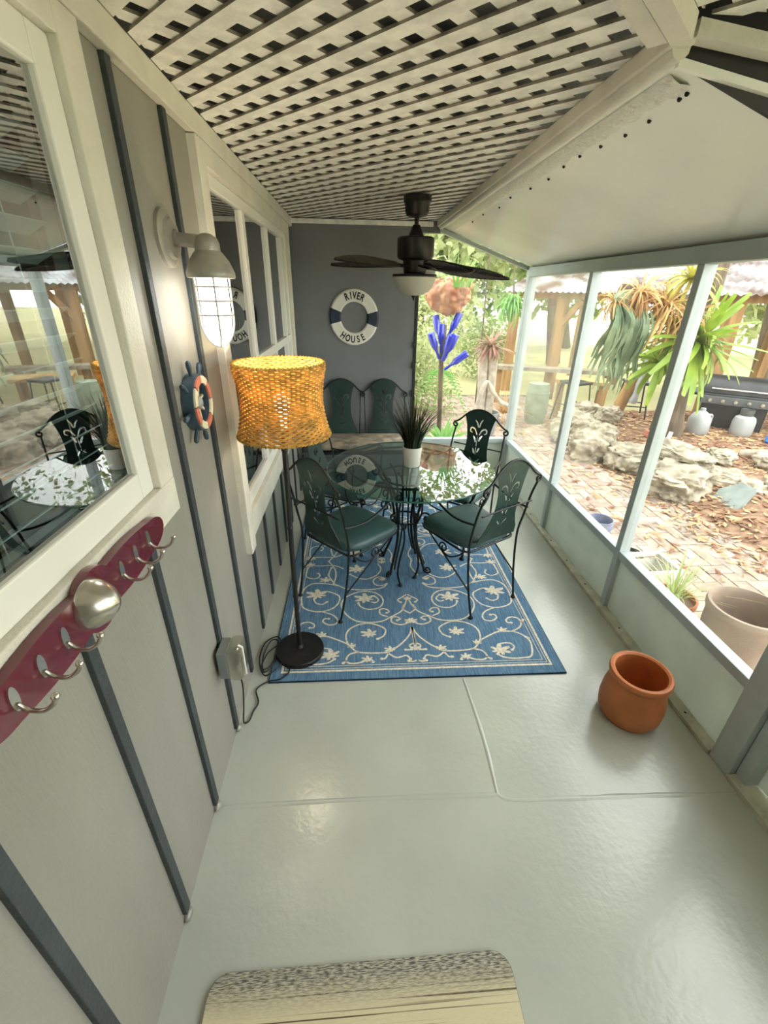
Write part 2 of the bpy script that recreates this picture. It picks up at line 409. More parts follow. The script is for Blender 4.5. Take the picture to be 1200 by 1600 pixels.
o = sloped(.695, 2.150, B+.35, 2.02, 1.192, 1.226, .028).build('trim_4', 'white_trim'); tag(o, 'white cross beam at the near end of the sloped panel', 'trim', kind='structure')
q = MB(); q.box((A+.03, YF-.03, 2.14), (.62, YF-.005, 2.172)); o = q.build('trim_5', 'lattice'); tag(o, 'rough white strip where the lattice meets the end wall', 'trim', kind='structure')
# sloped white panel above the screens
x0, z0, x1, z1 = .70, 2.135, B+.02, 1.868
m = MB(); y0, y1 = 1.262, YF-.01
v = [(x0, y0, z0), (x1, y0, z1), (x1, y1, z1), (x0, y1, z0)]; v += [(a, b, c+.02) for a, b, c in v]
m.add(v, [(0, 3, 2, 1), (4, 5, 6, 7), (0, 1, 5, 4), (1, 2, 6, 5), (2, 3, 7, 6), (3, 0, 4, 7)])
panel = m.build('ceiling_panel', 'panel_white'); tag(panel, 'smooth white panel sloping from the beam down to the screen wall', 'ceiling', kind='structure')
sl = (z1-z0)/(x1-x0)
def on_panel(x, d=0.): return z0+(x-x0)*sl-d
q = MB(); N1 = 200; v = []; f = []
for i in range(N1+1):
    y = 1.30+(YF-1.35)*i/N1; wv = .006*noise.noise((0, y*14, 2)); w2 = .012*noise.noise((3, y*18, 1))
    for k, (xx, d) in enumerate(((.715, .002), (.728, .006+wv), (.745, .008-wv), (.758+w2*.7, .005+wv), (.772+w2, .001))): v.append((xx, y, on_panel(xx, max(d, .0012))))
for i in range(N1):
    for k in range(4): a = i*5+k; f.append((a, a+1, a+6, a+5))
q.add(v, f); q.build('sealing_tape', 'tape', panel, smooth=50)
for y in (1.33, 1.36, 1.5, 1.62, 1.75, 1.88, 2.02, 2.2, 2.4, 2.65, 2.9, 3.2, 3.5):
    x = .79+.01*math.sin(y*9); q = MB(); q.sphere((x, y, on_panel(x, .001)), .006, 8, 6); q.build('screw', 'screw', panel, smooth=60)
# dark board standing in for shade in the gap between beam and panel
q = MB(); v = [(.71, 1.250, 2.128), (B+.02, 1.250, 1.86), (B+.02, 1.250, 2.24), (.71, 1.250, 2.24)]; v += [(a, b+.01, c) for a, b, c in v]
q.add(v, [(0, 1, 2, 3), (7, 6, 5, 4), (0, 4, 5, 1), (1, 5, 6, 2), (2, 6, 7, 3), (3, 7, 4, 0)]); q.build('gap_shade_board', 'dark_gap', panel)
sloped(.695, 2.118, B+.02, 1.985, 1.236, 1.25, .016).build('panel_edge_trim', 'panel_white', panel)

# ------------------------------------------------------------------ screen wall on the right
PY = [1.06, 2.035, 3.0, 4.10]
ZR = .405; ZH = 1.80
wr = empty('wall_right', (B, 2.5, 0), 0, 'low screen wall with pale aluminium posts and kick panels', 'wall', kind='structure')
for i, y in enumerate(PY[1:3]):
    q = MB(); q.box((B-.025, y-.022, .03), (B+.035, y+.022, ZH), bev=.003); q.build('post', 'alu', wr)
q = MB(); q.box((B-.03, YF-.075, .03), (B+.04, YF-.005, 1.87), bev=.003); q.build('corner_post', 'alu', wr)
q = MB(); q.box((B-.045, 1.0, 0.0), (B+.045, 1.095, 2.13), bev=.003); q.build('corner_post', 'alu', wr)
q = MB(); q.box((B-.03, 1.095, ZH), (B+.04, YF-.07, 1.868), bev=.003); q.build('header', 'alu', wr)
q = MB(); q.box((B-.05, 1.1, 0), (B+.03, YF-.07, .022), bev=.002); q.build('base_channel', 'channel', wr)
bays = list(zip(PY[:-1], PY[1:]))
for i, (ya, yb) in enumerate(bays):
    ya2 = ya+(.035 if i == 0 else .022); yb2 = yb-(.03 if i == 2 else .022)
    q = MB(); q.box((B-.022, ya2, ZR-.045), (B+.032, yb2, ZR), bev=.003); q.build('sill_rail', 'alu', wr)
    q = MB(); q.box((B+.0, ya2, .022), (B+.012, yb2, ZR-.045)); q.build('kick_panel', 'kick', wr)
    q = MB(); q.box((B+.004, ya2, ZR), (B+.0055, yb2, ZH)); q.build('screen_pane', 'screen_hazy' if i == 2 else 'screen_clear', wr)
    for k in range(3):
        y = ya2+(yb2-ya2)*(.2+.3*k); q = MB(); q.sphere((B-.025, y, .022), .006, 8, 6, (1, 1, .4)); q.build('screw', 'screw', wr, smooth=60)
# near bay beyond the wide post (a recessed panel) and the rest of the wall behind the viewer
for (ya, yb) in ((.08, .998), (YB, .04)):
    q = MB(); q.box((B+.03, ya, .03), (B+.042, yb, .55)); q.build('kick_panel', 'kick', wr)
    q = MB(); q.box((B-.02, yb-.05, .025), (B+.05, yb, 2.1), bev=.003); q.build('door_stile', 'alu', wr)
    q = MB(); q.box((B-.02, ya, .55), (B+.05, yb-.05, .60), bev=.003); q.build('sill_rail', 'alu', wr)
    q = MB(); q.box((B-.05, ya, 0), (B+.05, yb, .025), bev=.002); q.build('base_channel', 'channel', wr)
    q = MB(); q.box((B+.010, ya, .60), (B+.0115, yb-.05, 2.1)); q.build('screen_pane', 'screen_clear', wr)
    q = MB(); q.box((B-.02, ya, 2.1), (B+.05, yb, 2.18)); q.build('header', 'alu', wr)
q = MB(); q.sphere((B+.028, .93, .2), .007, 8, 6, (.4, 1, 1)); q.build('screw', 'screw', wr, smooth=60)
# end screen beside the grey wall
we = empty('wall_end_screen', (1, YF, 0), 0, 'end screen opening with kick panel beside the grey end wall', 'wall', kind='structure')
q = MB(); q.box((XE+.017, YF-.03, ZR-.05), (B-.03, YF+.035, ZR-.005), bev=.003); q.build('sill_rail', 'alu', we)
q = MB(); q.box((XE+.017, YF+.0, .02), (B-.03, YF+.012, ZR-.05)); q.build('kick_panel', 'kick', we)
q = MB(); q.box((XE+.017, YF-.03, 0), (B-.03, YF+.03, .02)); q.build('base_channel', 'channel', we)
q = MB(); v = [(XE+.017, YF+.004, ZR-.005), (B-.03, YF+.004, ZR-.005), (B-.03, YF+.004, 1.87), (.72, YF+.004, 2.12), (XE+.017, YF+.004, 2.12)]; n5 = len(v)
v += [(a, b+.0015, c) for a, b, c in v]; q.add(v, [tuple(range(n5)), tuple(range(2*n5-1, n5-1, -1))]+[(i, n5+i, n5+(i+1) % n5, (i+1) % n5) for i in range(n5)]); q.build('screen_pane', 'screen_clear', we)
q = MB(); v = [(.68, YF-.03, 2.105), (B-.02, YF-.03, 1.845), (B-.02, YF-.03, 1.872), (.68, YF-.03, 2.135)]; v += [(a, b+.05, c) for a, b, c in v]
q.add(v, [(0, 1, 2, 3), (7, 6, 5, 4), (0, 4, 5, 1), (1, 5, 6, 2), (2, 6, 7, 3), (3, 7, 4, 0)]); q.build('header', 'alu', we)

# ------------------------------------------------------------------ windows of the house wall
def win_box(q, y0, y1, z0, z1, xa, xb, bev=.003): q.box((xa, y0, z0), (xb, y1, z1), bev=bev)
w1 = empty('window_1', (A, .5, 1.2), 0, 'large house window with cream casing and white blinds', 'window', kind='structure')
for nm, a in (('casing', (1.062, 1.145, 1.221, 2.113)), ('casing', (-.63, -.555, 1.221, 2.113)), ('casing', (-.555, 1.062, 2.06, 2.113)), ('apron', (-.63, 1.147, 1.125, 1.2205))):
    q = MB(); win_box(q, *a, A-.004, A+.028); q.build(nm, 'white_trim', w1)
for a in ((1.002, 1.062, 1.22, 2.06), (-.555, -.49, 1.22, 2.06), (-.49, 1.002, 1.22, 1.285), (-.49, 1.002, 2.0, 2.06)):
    q = MB(); win_box(q, *a, A-.05, A+.010, .004); q.build('sash', 'vinyl', w1)
q = MB(); q.box((A-.006, -.49, 1.285), (A-.003, 1.002, 2.0)); q.build('pane', 'win_glass', w1)
q = MB(); q.box((A-.016, .992, 1.285), (A-.009, 1.002, 2.0)); q.build('spacer', 'black', w1)
q = MB(); q.box((A-.016, -.49, 1.285), (A-.009, .992, 1.291)); q.build('spacer', 'black', w1)
for i in range(15):
    z = 1.31+.046*i; q = MB(); q.box((-.021, -.47, -.0012), (.021, .975, .0012), Matrix.Translation((A-.045, 0, z)) @ Matrix.Rotation(R(-28), 4, 'Y')); q.build('blind_slat', 'blind', w1)
for y in (.2, .62, .86):
    q = MB(); q.tube([(A-.022, y, 1.29), (A-.022, y, 2.0)], .0012, 5); q.build('blind_cord', 'blind', w1)
w2 = empty('window_2', (A, 2.8, .7), 0, 'wide white framed house window near the end wall', 'window', kind='structure')
for nm, a in (('casing', (1.80, 1.885, .56, 2.113)), ('casing', (3.855, 3.93, .60, 2.113)), ('casing', (1.885, 3.855, 2.045, 2.113)), ('apron', (1.885, 3.855, .615, .735))):
    q = MB(); win_box(q, *a, A-.004, A+.03); q.build(nm, 'white_trim', w2)
for a in ((1.885, 1.925, .735, 2.045), (3.80, 3.855, .735, 2.045), (1.925, 3.80, .735, .80), (1.925, 3.80, 2.0, 2.045), (2.455, 2.515, .80, 2.0), (3.075, 3.125, .80, 2.0), (3.62, 3.66, .80, 2.0),
          (1.925, 2.455, 1.31, 1.36), (2.515, 3.075, 1.31, 1.36), (3.125, 3.62, 1.31, 1.36), (3.66, 3.80, 1.31, 1.36)):
    q = MB(); win_box(q, *a, A-.05, A+.008, .004); q.build('mullion', 'vinyl', w2)
for y in (2.68, 2.86, 3.25, 3.42):
    q = MB(); win_box(q, y-.006, y+.006, .80, 1.31, A-.026, A-.014, 0); q.build('muntin', 'vinyl', w2)
ys = (1.925, 2.485, 3.1, 3.64, 3.80)
for a, b in zip(ys[:-1], ys[1:]):
    for c, d in ((.80, 1.335), (1.335, 2.0)):
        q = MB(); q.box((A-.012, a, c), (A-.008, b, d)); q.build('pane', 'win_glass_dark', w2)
# dim rooms behind the two windows
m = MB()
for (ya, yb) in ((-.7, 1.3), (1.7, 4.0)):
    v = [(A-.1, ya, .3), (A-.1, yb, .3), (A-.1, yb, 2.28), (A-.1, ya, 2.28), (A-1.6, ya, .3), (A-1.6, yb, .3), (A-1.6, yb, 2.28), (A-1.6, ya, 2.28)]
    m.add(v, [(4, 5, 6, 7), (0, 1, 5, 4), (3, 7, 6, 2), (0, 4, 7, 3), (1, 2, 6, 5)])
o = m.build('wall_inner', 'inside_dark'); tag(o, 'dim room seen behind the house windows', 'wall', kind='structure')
#@@OBJECTS
# ------------------------------------------------------------------ rug
RX, RY0, RL, RW = .29, 1.54, 2.08, .728
rug = empty('area_rug', (RX, RY0, 0), 0, 'blue flatweave rug with cream vine scrolls under the glass table', 'rug')
q = MB(); q.box((RX-RW, RY0, .001), (RX+RW, RY0+RL, .007)); q.build('rug_base', 'rug_edge', rug)
q = MB(); q.box((RX-RW+.004, RY0+.004, .006), (RX+RW-.004, RY0+RL-.004, .0085)); q.build('weave', 'rug_blue', rug)
q = MB()
def frame_line(off, w):
    x0, x1, y0, y1 = RX-RW+off, RX+RW-off, RY0+off, RY0+RL-off; z0, z1 = .0085, .0096
    q.box((x0, y0, z0), (x1, y0+w, z1)); q.box((x0, y1-w, z0), (x1, y1, z1)); q.box((x0, y0+w, z0), (x0+w, y1-w, z1)); q.box((x1-w, y0+w, z0), (x1, y1-w, z1))
frame_line(.052, .011); frame_line(.071, .003); frame_line(.088, .003)
q.build('border_line', 'rug_cream', rug)
STR = [[(-24,358),(-6,300),(33,244),(80,199),(122,172),(204,169),(276,180),(307,211),(332,253),(338,310),(317,357),(266,389),(211,397),(157,375),(123,342),(135,295),(170,271)],
[(325,237),(385,273),(441,300),(490,303),(537,296),(575,266),(595,221),(584,157),(560,113),(517,105),(471,103),(424,112),(394,135)],
[(422,206),(454,214),(485,209),(496,182),(478,162)],[(522,301),(572,330),(597,370),(589,407),(550,419),(518,397),(520,374),(540,372)],
[(597,370),(615,394)],[(602,242),(585,253)],[(275,179),(318,164),(335,127),(317,104),(278,103),(238,116),(206,122),(199,108)],[(330,122),(350,106)],
[(117,162),(78,133),(28,145),(9,120)],[(120,162),(137,130),(155,127)],
[(-19,602),(-3,547),(24,493),(78,452),(139,412),(212,404),(281,419),(335,468),(370,545),(360,615),(308,668),(241,693),(174,679),(132,637),(123,582),(150,533),(209,518),(256,543),(271,577)],
[(194,587),(167,580),(150,609),(177,644)],[(103,449),(145,474),(144,515),(113,518),(93,496),(108,483)],
[(-11,400),(11,384),(44,380),(83,402),(81,439),(53,446),(34,429),(53,416)],
[(392,755),(485,783),(560,782),(605,733),(615,662),(610,605),(595,550),(547,518),(483,508),(421,536),(389,587),(385,642),(409,671),(463,699),(515,689)],
[(542,637),(523,589),(485,575),(459,597)],[(483,508),(422,478),(392,439),(396,402),(434,392),(469,417),(464,444),(439,444)],
[(86,767),(127,723),(224,708),(338,721),(392,755),(426,778)],[(93,822),(135,844),(172,810),(165,763),(122,750),(91,767)],
[(427,785),(416,859),(426,945),(470,1038)],[(429,794),(463,874),(449,962)],[(367,946),(436,988),(525,985),(589,992)],
[(604,973),(610,920),(605,861),(555,836),(520,864),(533,898)],[(137,998),(118,938),(147,869),(207,825),(266,832),(323,879)],
[(-23,651),(2,629),(34,599),(18,578)],[(-28,474),(11,513),(1,547)],[(-28,358),(-28,290),(-28,224)],[(-26,236),(2,217),(-4,187),(26,185)],[(-23,192),(-11,202),(-4,187)],[(-21,111),(-4,103),(19,108)],[(70,856),(33,958),(45,1030)]]
LFS = [(209,308,27),(412,158,32),(468,310,18),(224,123,18),(105,187,18),(226,614,37),(517,661,39),(473,817,24),(590,992,22),(275,931,37),(-22,405,18),(305,222,15),(-24,609,13),(-26,192,15),(112,814,15),(105,1017,18)]
q = MB(); SH = .026
def rib(P, w):
    v = []; f = []
    for i, p in enumerate(P):
        d = (P[min(i+1, len(P)-1)]-P[max(i-1, 0)]); d.normalize(); n2 = Vector((-d.y, d.x, 0))*w
        v += [p+n2, p-n2]
    for i in range(len(P)-1): f.append((2*i, 2*i+1, 2*i+3, 2*i+2))
    q.add(v, f)
def place(x, y, sx, sy): return Vector((RX+sx*(x+SH), RY0+(y if sy > 0 else RL-y), .0093))
for sx in (1, -1):
    for sy in (1, -1):
        for st in STR:
            P = [place(a/1000, b/1000, sx, sy) for a, b in st]; P = spline(P, 6); rib(P, .0048)
            e = P[-1]; q.lathe([(.009, 0), (.006, .0006)], 8, Matrix.Translation(e), (False, True))
        for k, (a, b, r) in enumerate(LFS):
            c = place(a/1000, b/1000, sx, sy); r = r/1000*1.35; v = [c+Vector((0, 0, .0005))]; n = 28
            for i in range(n):
                t = 2*PI*i/n; lob = (1.0, 1.12, .8, .5)[i % 4]; rr = r*lob*(1.0+.35*math.cos(t-.6)); v.append(c+Vector((sx*rr*1.15*math.cos(t+.4), sy*rr*.85*math.sin(t+.4), 0)))
            q.add(v, [(0, i+1, (i+1) % n+1) for i in range(n)])
o = q.build('scroll_pattern', 'rug_cream', rug)

# ------------------------------------------------------------------ door mat
dm = empty('door_mat', (.0, .28, 0), R(.6), 'beige striped door mat with grey heathered edge at the near floor', 'mat')
def rrect(w, hgt, r, n=6):
    P = []
    for cx, cy, a0 in ((w-r, hgt-r, 0), (-w+r, hgt-r, 90), (-w+r, -hgt+r, 180), (w-r, -hgt+r, 270)):
        for i in range(n+1): a = R(a0+90*i/n); P.append((cx+r*math.cos(a), cy+r*math.sin(a)))
    return P
q = MB(); q.prism(rrect(.412, .262, .05), .001, .006); q.build('backing', 'mat_backing', dm, local=True)
q = MB(); q.prism(rrect(.41, .26, .05), .006, .011); q.build('pile', 'doormat', dm, local=True)

# ------------------------------------------------------------------ dining chairs
def spiral(c, r0, r1, a0, a1, ax1, ax2, n=16):
    c = Vector(c); ax1 = Vector(ax1); ax2 = Vector(ax2)
    return [c+(ax1*math.cos(a0+(a1-a0)*i/n)+ax2*math.sin(a0+(a1-a0)*i/n))*(r0+(r1-r0)*i/n) for i in range(n+1)]
def stroke_loop(pts, w):
    P = [Vector((a, b, 0)) for a, b in pts]; P = spline(P, 4); n = len(P); l = []; r = []
    for i, p in enumerate(P):
        d = (P[min(i+1, n-1)]-P[max(i-1, 0)]).normalized(); t = i/(n-1); ww = w*(.35+.65*math.sin(PI*min(1, .15+.85*t)))
        nn = Vector((-d.y, d.x, 0))*ww; l.append((p+nn)[:2]); r.append((p-nn)[:2])
    return l+r[::-1]
BACKY = lambda z: -.205-.062*max(0, z-.44)/.48-.02*math.sin(PI*min(1, max(0, (z-.44)/.48)))
CRX = [0, .03, .06, .09, .12, .15, .175, .195]
CRZ = [.925, .922, .912, .896, .872, .842, .822, .812]
def crest_z(x):
    x = abs(x)
    for i in range(7):
        if x <= CRX[i+1]: t = (x-CRX[i])/(CRX[i+1]-CRX[i]); return CRZ[i]+(CRZ[i+1]-CRZ[i])*t
    return CRZ[-1]
CUTS = [([(.008, .745), (.03, .785), (.058, .79), (.062, .765), (.045, .757)], .0055), ([(-.008, .745), (-.03, .785), (-.058, .79), (-.062, .765), (-.045, .757)], .0055),
        ([(.004, .80), (.014, .83), (.032, .85)], .005), ([(-.004, .80), (-.012, .835), (-.028, .86)], .005),
        ([(0, .60), (.003, .67), (0, .735)], .003), ([(.012, .69), (.022, .715), (.036, .735)], .007), ([(-.012, .70), (-.02, .725), (-.034, .745)], .007),
        ([(.012, .61), (.018, .63), (.026, .645)], .006), ([(-.012, .62), (-.018, .64), (-.026, .655)], .006),
        ([(-.008, .545), (-.028, .565), (-.04, .58)], .005), ([(.008, .545), (.028, .565), (.04, .58)], .005)]
def splat_mesh():
    cu = bpy.data.curves.new('splat', 'CURVE'); cu.dimensions = '2D'; cu.fill_mode = 'BOTH'; cu.extrude = .0015
    half = [(.150, .445), (.138, .50), (.112, .55), (.094, .60), (.086, .65), (.084, .70), (.088, .75), (.096, .80), (.108, .845), (.118, .872)]
    top = [(x, crest_z(x)-.002) for x in (.118, .1, .08, .06, .04, .02, 0)]
    out = [(x, z) for x, z in half]+top[1:]
    out = out+[(-x, z) for x, z in out[::-1][1:]]+[(x, .445) for x in (-.1, -.05, 0, .05, .1)]
    def sp(P):
        s = cu.splines.new('POLY'); s.points.add(len(P)-1)
        for i, p in enumerate(P): s.points[i].co = (p[0], p[1], 0, 1)
        s.use_cyclic_u = True
    sp(out)
    for P, w in CUTS: sp(stroke_loop(P, w))
    ob = bpy.data.objects.new('tmp', cu); COL.objects.link(ob)
    dg = bpy.context.evaluated_depsgraph_get(); me = bpy.data.meshes.new_from_object(ob.evaluated_get(dg))
    bpy.data.objects.remove(ob); bpy.data.curves.remove(cu)
    bm = bmesh.new(); bm.from_mesh(me)
    bmesh.ops.triangulate(bm, faces=bm.faces[:])
    bmesh.ops.subdivide_edges(bm, edges=[e for e in bm.edges if e.calc_length() > .05], cuts=2, use_grid_fill=False); bmesh.ops.triangulate(bm, faces=bm.faces[:])
    for v in bm.verts:
        x, z, t = v.co; v.co = (x, BACKY(z)+t+.35*x*x*(-1)+.004, z)
    bm.to_mesh(me); bm.free(); me.materials.clear(); me.materials.append(MATS['iron_green']); return me
SPLAT = splat_mesh()
IR = .0065
def back_unit(root, ox=0., sides=(-1, 1), nm=True):
    sp = bpy.data.objects.new('splat', SPLAT); COL.objects.link(sp); sp.parent = root; sp.location = (ox, 0, 0); sp['label'] = 'dark green metal back splat with leaf cut-outs'
    q = MB(); xs = [-.195+.39*i/26 for i in range(27)]
    yb = lambda x, z: BACKY(z)-.35*x*x
    core = [Vector((ox+x, yb(x, crest_z(x)), crest_z(x))) for x in xs]
    def curl(s):
        c = Vector((ox+s*.195, yb(.195, .79), .790)); return spiral(c, .022, .007, R(90), R(90-400), (s, 0, 0), (0, 0, 1), 20)
    q.tube(curl(-1)[::-1]+core[1:-1]+curl(1), IR, 7); q.build('crest_rail', 'iron', root, smooth=50, local=True)
def make_chair(name):
    root = empty(name)
    back_unit(root)
    # seat cushion
    bm = bmesh.new(); bmesh.ops.create_grid(bm, x_segments=12, y_segments=12, size=1)
    mbv = MB(); n = 13; v = []; f = []
    prof = [(.93, .405), (.985, .412), (1.0, .428), (.985, .446), (.93, .458), (.75, .468), (.45, .472), (.15, .473)]
    ang = 40
    for k, (s, z) in enumerate(prof):
        for i in range(ang):
            a = 2*PI*i/ang; c, sn = math.cos(a), math.sin(a); e = .42
            ux = math.copysign(abs(c)**e, c); uy = math.copysign(abs(sn)**e, sn)
            wid = .205+.018*uy*s
            v.append((ux*s*wid, uy*s*.205+.01, z+.008*(1-s)*0))
    for k in range(len(prof)-1):
        for i in range(ang): j = (i+1) % ang; f.append((k*ang+i, k*ang+j, (k+1)*ang+j, (k+1)*ang+i))
    f.append(tuple(range(ang-1, -1, -1))); f.append(tuple((len(prof)-1)*ang+i for i in range(ang)))
    bm.free(); mbv.add(v, f); mbv.build('seat', 'cushion', root, smooth=50, label='dark green vinyl seat pad', local=True)
    q = MB(); q.tube([(x, y, .40) for x, y in rrect(.195, .2, .05, 4)], IR, 7, closed=True, M=Matrix.Translation((0, .01, 0))); q.build('seat_frame', 'iron', root, smooth=50, local=True)
    q = MB(); q.tube([(-.19, BACKY(.66)-.012, .655), (0, BACKY(.66)-.008, .655), (.19, BACKY(.66)-.012, .655)], .005, 6); q.build('back_rail', 'iron', root, smooth=50, local=True)
    for s in (-1, 1):
        P = spline([(s*.178, -.265, .008), (s*.186, -.225, .2), (s*.192, -.205, .42), (s*.2, -.222, .55), (s*.198, -.248, .68), (s*.192, BACKY(.77)-.014, .772)], 5)
        q = MB(); q.tube(P, IR, 7); leg = q.build('leg', 'iron', root, smooth=50, local=True)
        q = MB(); q.lathe([(.011, 0), (.014, .004), (.012, .012), (.006, .02)], 12, Matrix.Translation((s*.178, -.265, 0))); q.build('foot', 'black_rubber', leg, smooth=50, local=True)
        P = spline([(s*.205, .225, .008), (s*.196, .205, .1), (s*.2, .215, .2), (s*.212, .235, .31), (s*.212, .232, .40), (s*.206, .215, .435)], 5)
        P = P[:-1]+spiral((s*.206, .235, .418), .024, .008, R(110), R(110-420), (0, 1, 0), (0, 0, 1), 14)
        q = MB(); q.tube(P, IR, 7); leg = q.build('leg', 'iron', root, smooth=50, local=True)
        q = MB(); q.lathe([(.011, 0), (.014, .004), (.012, .012), (.006, .02)], 12, Matrix.Translation((s*.205, .225, 0))); q.build('foot', 'black_rubber', leg, smooth=50, local=True)
        P = spline([(s*.2, -.238, .60), (s*.216, -.16, .592), (s*.226, -.07, .60), (s*.226, .04, .635), (s*.222, .13, .672)], 6)
        P = P+spiral((s*.222, .155, .648), .032, .008, R(110), R(110-430), (0, 1, 0), (0, 0, 1), 18)
        q = MB(); q.tube(P, IR, 7); arm = q.build('armrest', 'iron', root, smooth=50, local=True)
        q = MB(); q.tube(spline([(s*.222, .187, .645), (s*.222, .17, .57), (s*.215, .18, .49), (s*.21, .215, .43)], 5), .006, 7); q.build('arm_post', 'iron', arm, smooth=50, local=True)
        q = MB(); q.tube(spline([(s*.184, -.232, .17), (s*.19, -.06, .28), (s*.198, .12, .395)], 5), .005, 6); q.build('brace', 'iron', root, smooth=50, local=True)
        q = MB(); q.tube(spline([(s*.19, -.17, .40), (s*.195, -.12, .35), (s*.196, -.05, .315), (s*.196, .02, .335)], 5)+spiral((s*.196, -.01, .352), .036, .010, R(-40), R(400), (0, 1, 0), (0, 0, 1), 20), .005, 6); q.build('scroll', 'iron', root, smooth=50, local=True)
    q = MB(); q.tube(spline([(-.18, .21, .405), (-.1, .222, .35), (0, .225, .325), (.1, .222, .35), (.18, .21, .405)], 5), .005, 6); q.build('front_scroll', 'iron', root, smooth=50, local=True)
    return root
chair = make_chair('dining_chair')
TC = (.313, 2.47)
spots = [(-.045, 2.265, -45, 'green iron armchair nearest the wicker floor lamp'), (.65, 2.275, 31, 'green iron armchair nearest the screen wall, back turned to viewer'),
         (.705, 2.87, 140, 'iron armchair silhouetted black before the end screen'), (-.085, 2.93, -118, 'green iron armchair behind the lamp shade, facing the viewer')]
for i, (x, y, rz, lb) in enumerate(spots):
    c = chair if i == 0 else copy_tree(chair)
    c.location = (x, y, .0085); c.rotation_euler = (0, 0, R(rz)); tag(c, lb, 'chair', 'iron armchairs around the glass table')

# ------------------------------------------------------------------ two-seat settee against the end wall
st = empty('garden_settee', (.05, 3.84, 0), PI, 'dark iron two-seat settee with mottled beige seat against the end wall', 'settee'); st.scale = (1, 1, 1.04)
for ox in (-.195, .195): back_unit(st, ox)
q = MB(); q.box((-.42, -.18, .425), (.42, .2, .47), bev=.015); q.build('seat', 'settee_seat', st, smooth=40, local=True)
q = MB(); q.box((-.42, -.19, .395), (.42, .205, .423)); q.build('seat_frame', 'iron', st, local=True)
for s in (-1, 0, 1):
    for d in ((-.02, .02) if s == 0 else (0,)):
        P = spline([(s*.39+d*1.6, -.2, .43), (s*.39+d*1.2, -.225, .6), (s*.39+d, BACKY(.77)-.014, .772)], 5); q = MB(); q.tube(P, IR, 7); q.build('back_post', 'iron', st, smooth=50, local=True)
for sx in (-1, 1):
    for y in (-.19, .19):
        q = MB(); q.tube(spline([(sx*.39, y, .42), (sx*.395, y+.015, .25), (sx*.385, y, .1), (sx*.39, y*1.05, .0)], 4), .008, 7); q.build('leg', 'iron', st, smooth=50, local=True)

# ------------------------------------------------------------------ glass table
tb = empty('glass_table', (TC[0], TC[1], .0085), 0, 'round glass topped table on a black scrolled iron base', 'table')
TZ = .722
q = MB(); n = 96; TR = .497
q.lathe([(TR-.004, TZ), (TR, TZ+.003), (TR, TZ+.007), (TR-.004, TZ+.010)], n, None, (False, False)); q.build('glass_rim', 'glass_rim', tb, smooth=60, local=True)
q = MB(); q.lathe([(TR-.004, TZ+.0095), (.0001, TZ+.0095)], n, None, (False, False)); q.build('glass_top', 'table_glass', tb, local=True, label='greenish clear glass disc')
legm = None
for k in range(4):
    a = R(45+90*k+8); M = Matrix.Translation((-.012, .055, 0)) @ Matrix.Rotation(a, 4, 'Z')
    P = spline([(.165, 0, .008), (.150, 0, .05), (.095, 0, .2), (.082, 0, .34), (.105, 0, .47), (.14, 0, .58), (.2, 0, .66), (.29, 0, .705), (.36, 0, .716)], 5)
    q = MB(); q.tube(P, .009, 8, M=M); leg = q.build('leg', 'iron', tb, smooth=50, local=True)
    q = MB(); q.tube(spline([(.150, .02, .05), (.07, .014, .25), (.055, .012, .45), (.07, .012, .64), (.12, .01, .71)], 5), .006, 7, M=M); q.build('inner_rod', 'iron', leg, smooth=50, local=True)
    q = MB(); q.tube(spiral((.185, 0, .03), .028, .008, R(200), R(200+440), (1, 0, 0), (0, 0, 1), 18), .006, 7, M=M); q.build('foot_scroll', 'iron', leg, smooth=50, local=True)
    q = MB(); q.tube(spiral((.155, 0, .40), .045, .010, R(190), R(190-460), (1, 0, 0), (0, 0, 1), 20), .006, 7, M=M); q.build('scroll', 'iron', leg, smooth=50, local=True)
    q = MB(); q.tube(spiral((.24, 0, .63), .04, .010, R(60), R(60+460), (1, 0, 0), (0, 0, 1), 20), .006, 7, M=M); q.build('scroll', 'iron', leg, smooth=50, local=True)
for r, z in ((.092, .36), (.165, .655), (.36, .716)):
    q = MB(); q.tube([(r*math.cos(2*PI*i/40)-.012, r*math.sin(2*PI*i/40)+.055, z) for i in range(40)], .007, 7, closed=True); q.build('ring', 'iron', tb, smooth=50, local=True)

# ------------------------------------------------------------------ potted grass on the table
pp = empty('potted_grass', (.322, 2.49, .741), 0, 'dark artificial grass in a white cylinder pot on the glass table', 'plant')
q = MB(); q.lathe([(.045, 0), (.048, .003), (.058, .115), (.058, .12), (.053, .12), (.052, .10)], 40, None, (True, True)); q.build('pot', 'white_pot', pp, smooth=50, local=True)
def blades(n, r0, spread, hgt, seed, w=.0035):
    rnd = random.Random(seed); q = MB()
    for i in range(n):
        a = rnd.uniform(0, 2*PI); rr = r0*math.sqrt(rnd.random()); L = hgt*rnd.uniform(.55, 1.05); s = spread*rnd.random()**.8
        b = Vector((rr*math.cos(a), rr*math.sin(a), 0)); d = Vector((math.cos(a+rnd.uniform(-.6, .6)), math.sin(a+rnd.uniform(-.6, .6)), 0))
        side = Vector((-d.y, d.x, 0)).lerp(d, rnd.random()*.5)*w*rnd.uniform(.6, 1.2); P = []
        for k in range(6): t = k/5; P.append(b+d*s*L*(t**1.8)+Vector((0, 0, L*t*(1-.12*s*t))))
        v = []; f = []
        for k, p in enumerate(P): ww = side*(1-(k/5)**2*.95); v += [p+ww, p-ww]
        for k in range(5): f.append((2*k, 2*k+1, 2*k+3, 2*k+2))
        q.add(v, f)
    return q
o = blades(300, .045, .85, .33, 3).build('grass_blades', 'grass_dark', pp, local=True); o.location = (0, 0, .10); o['kind'] = 'stuff'
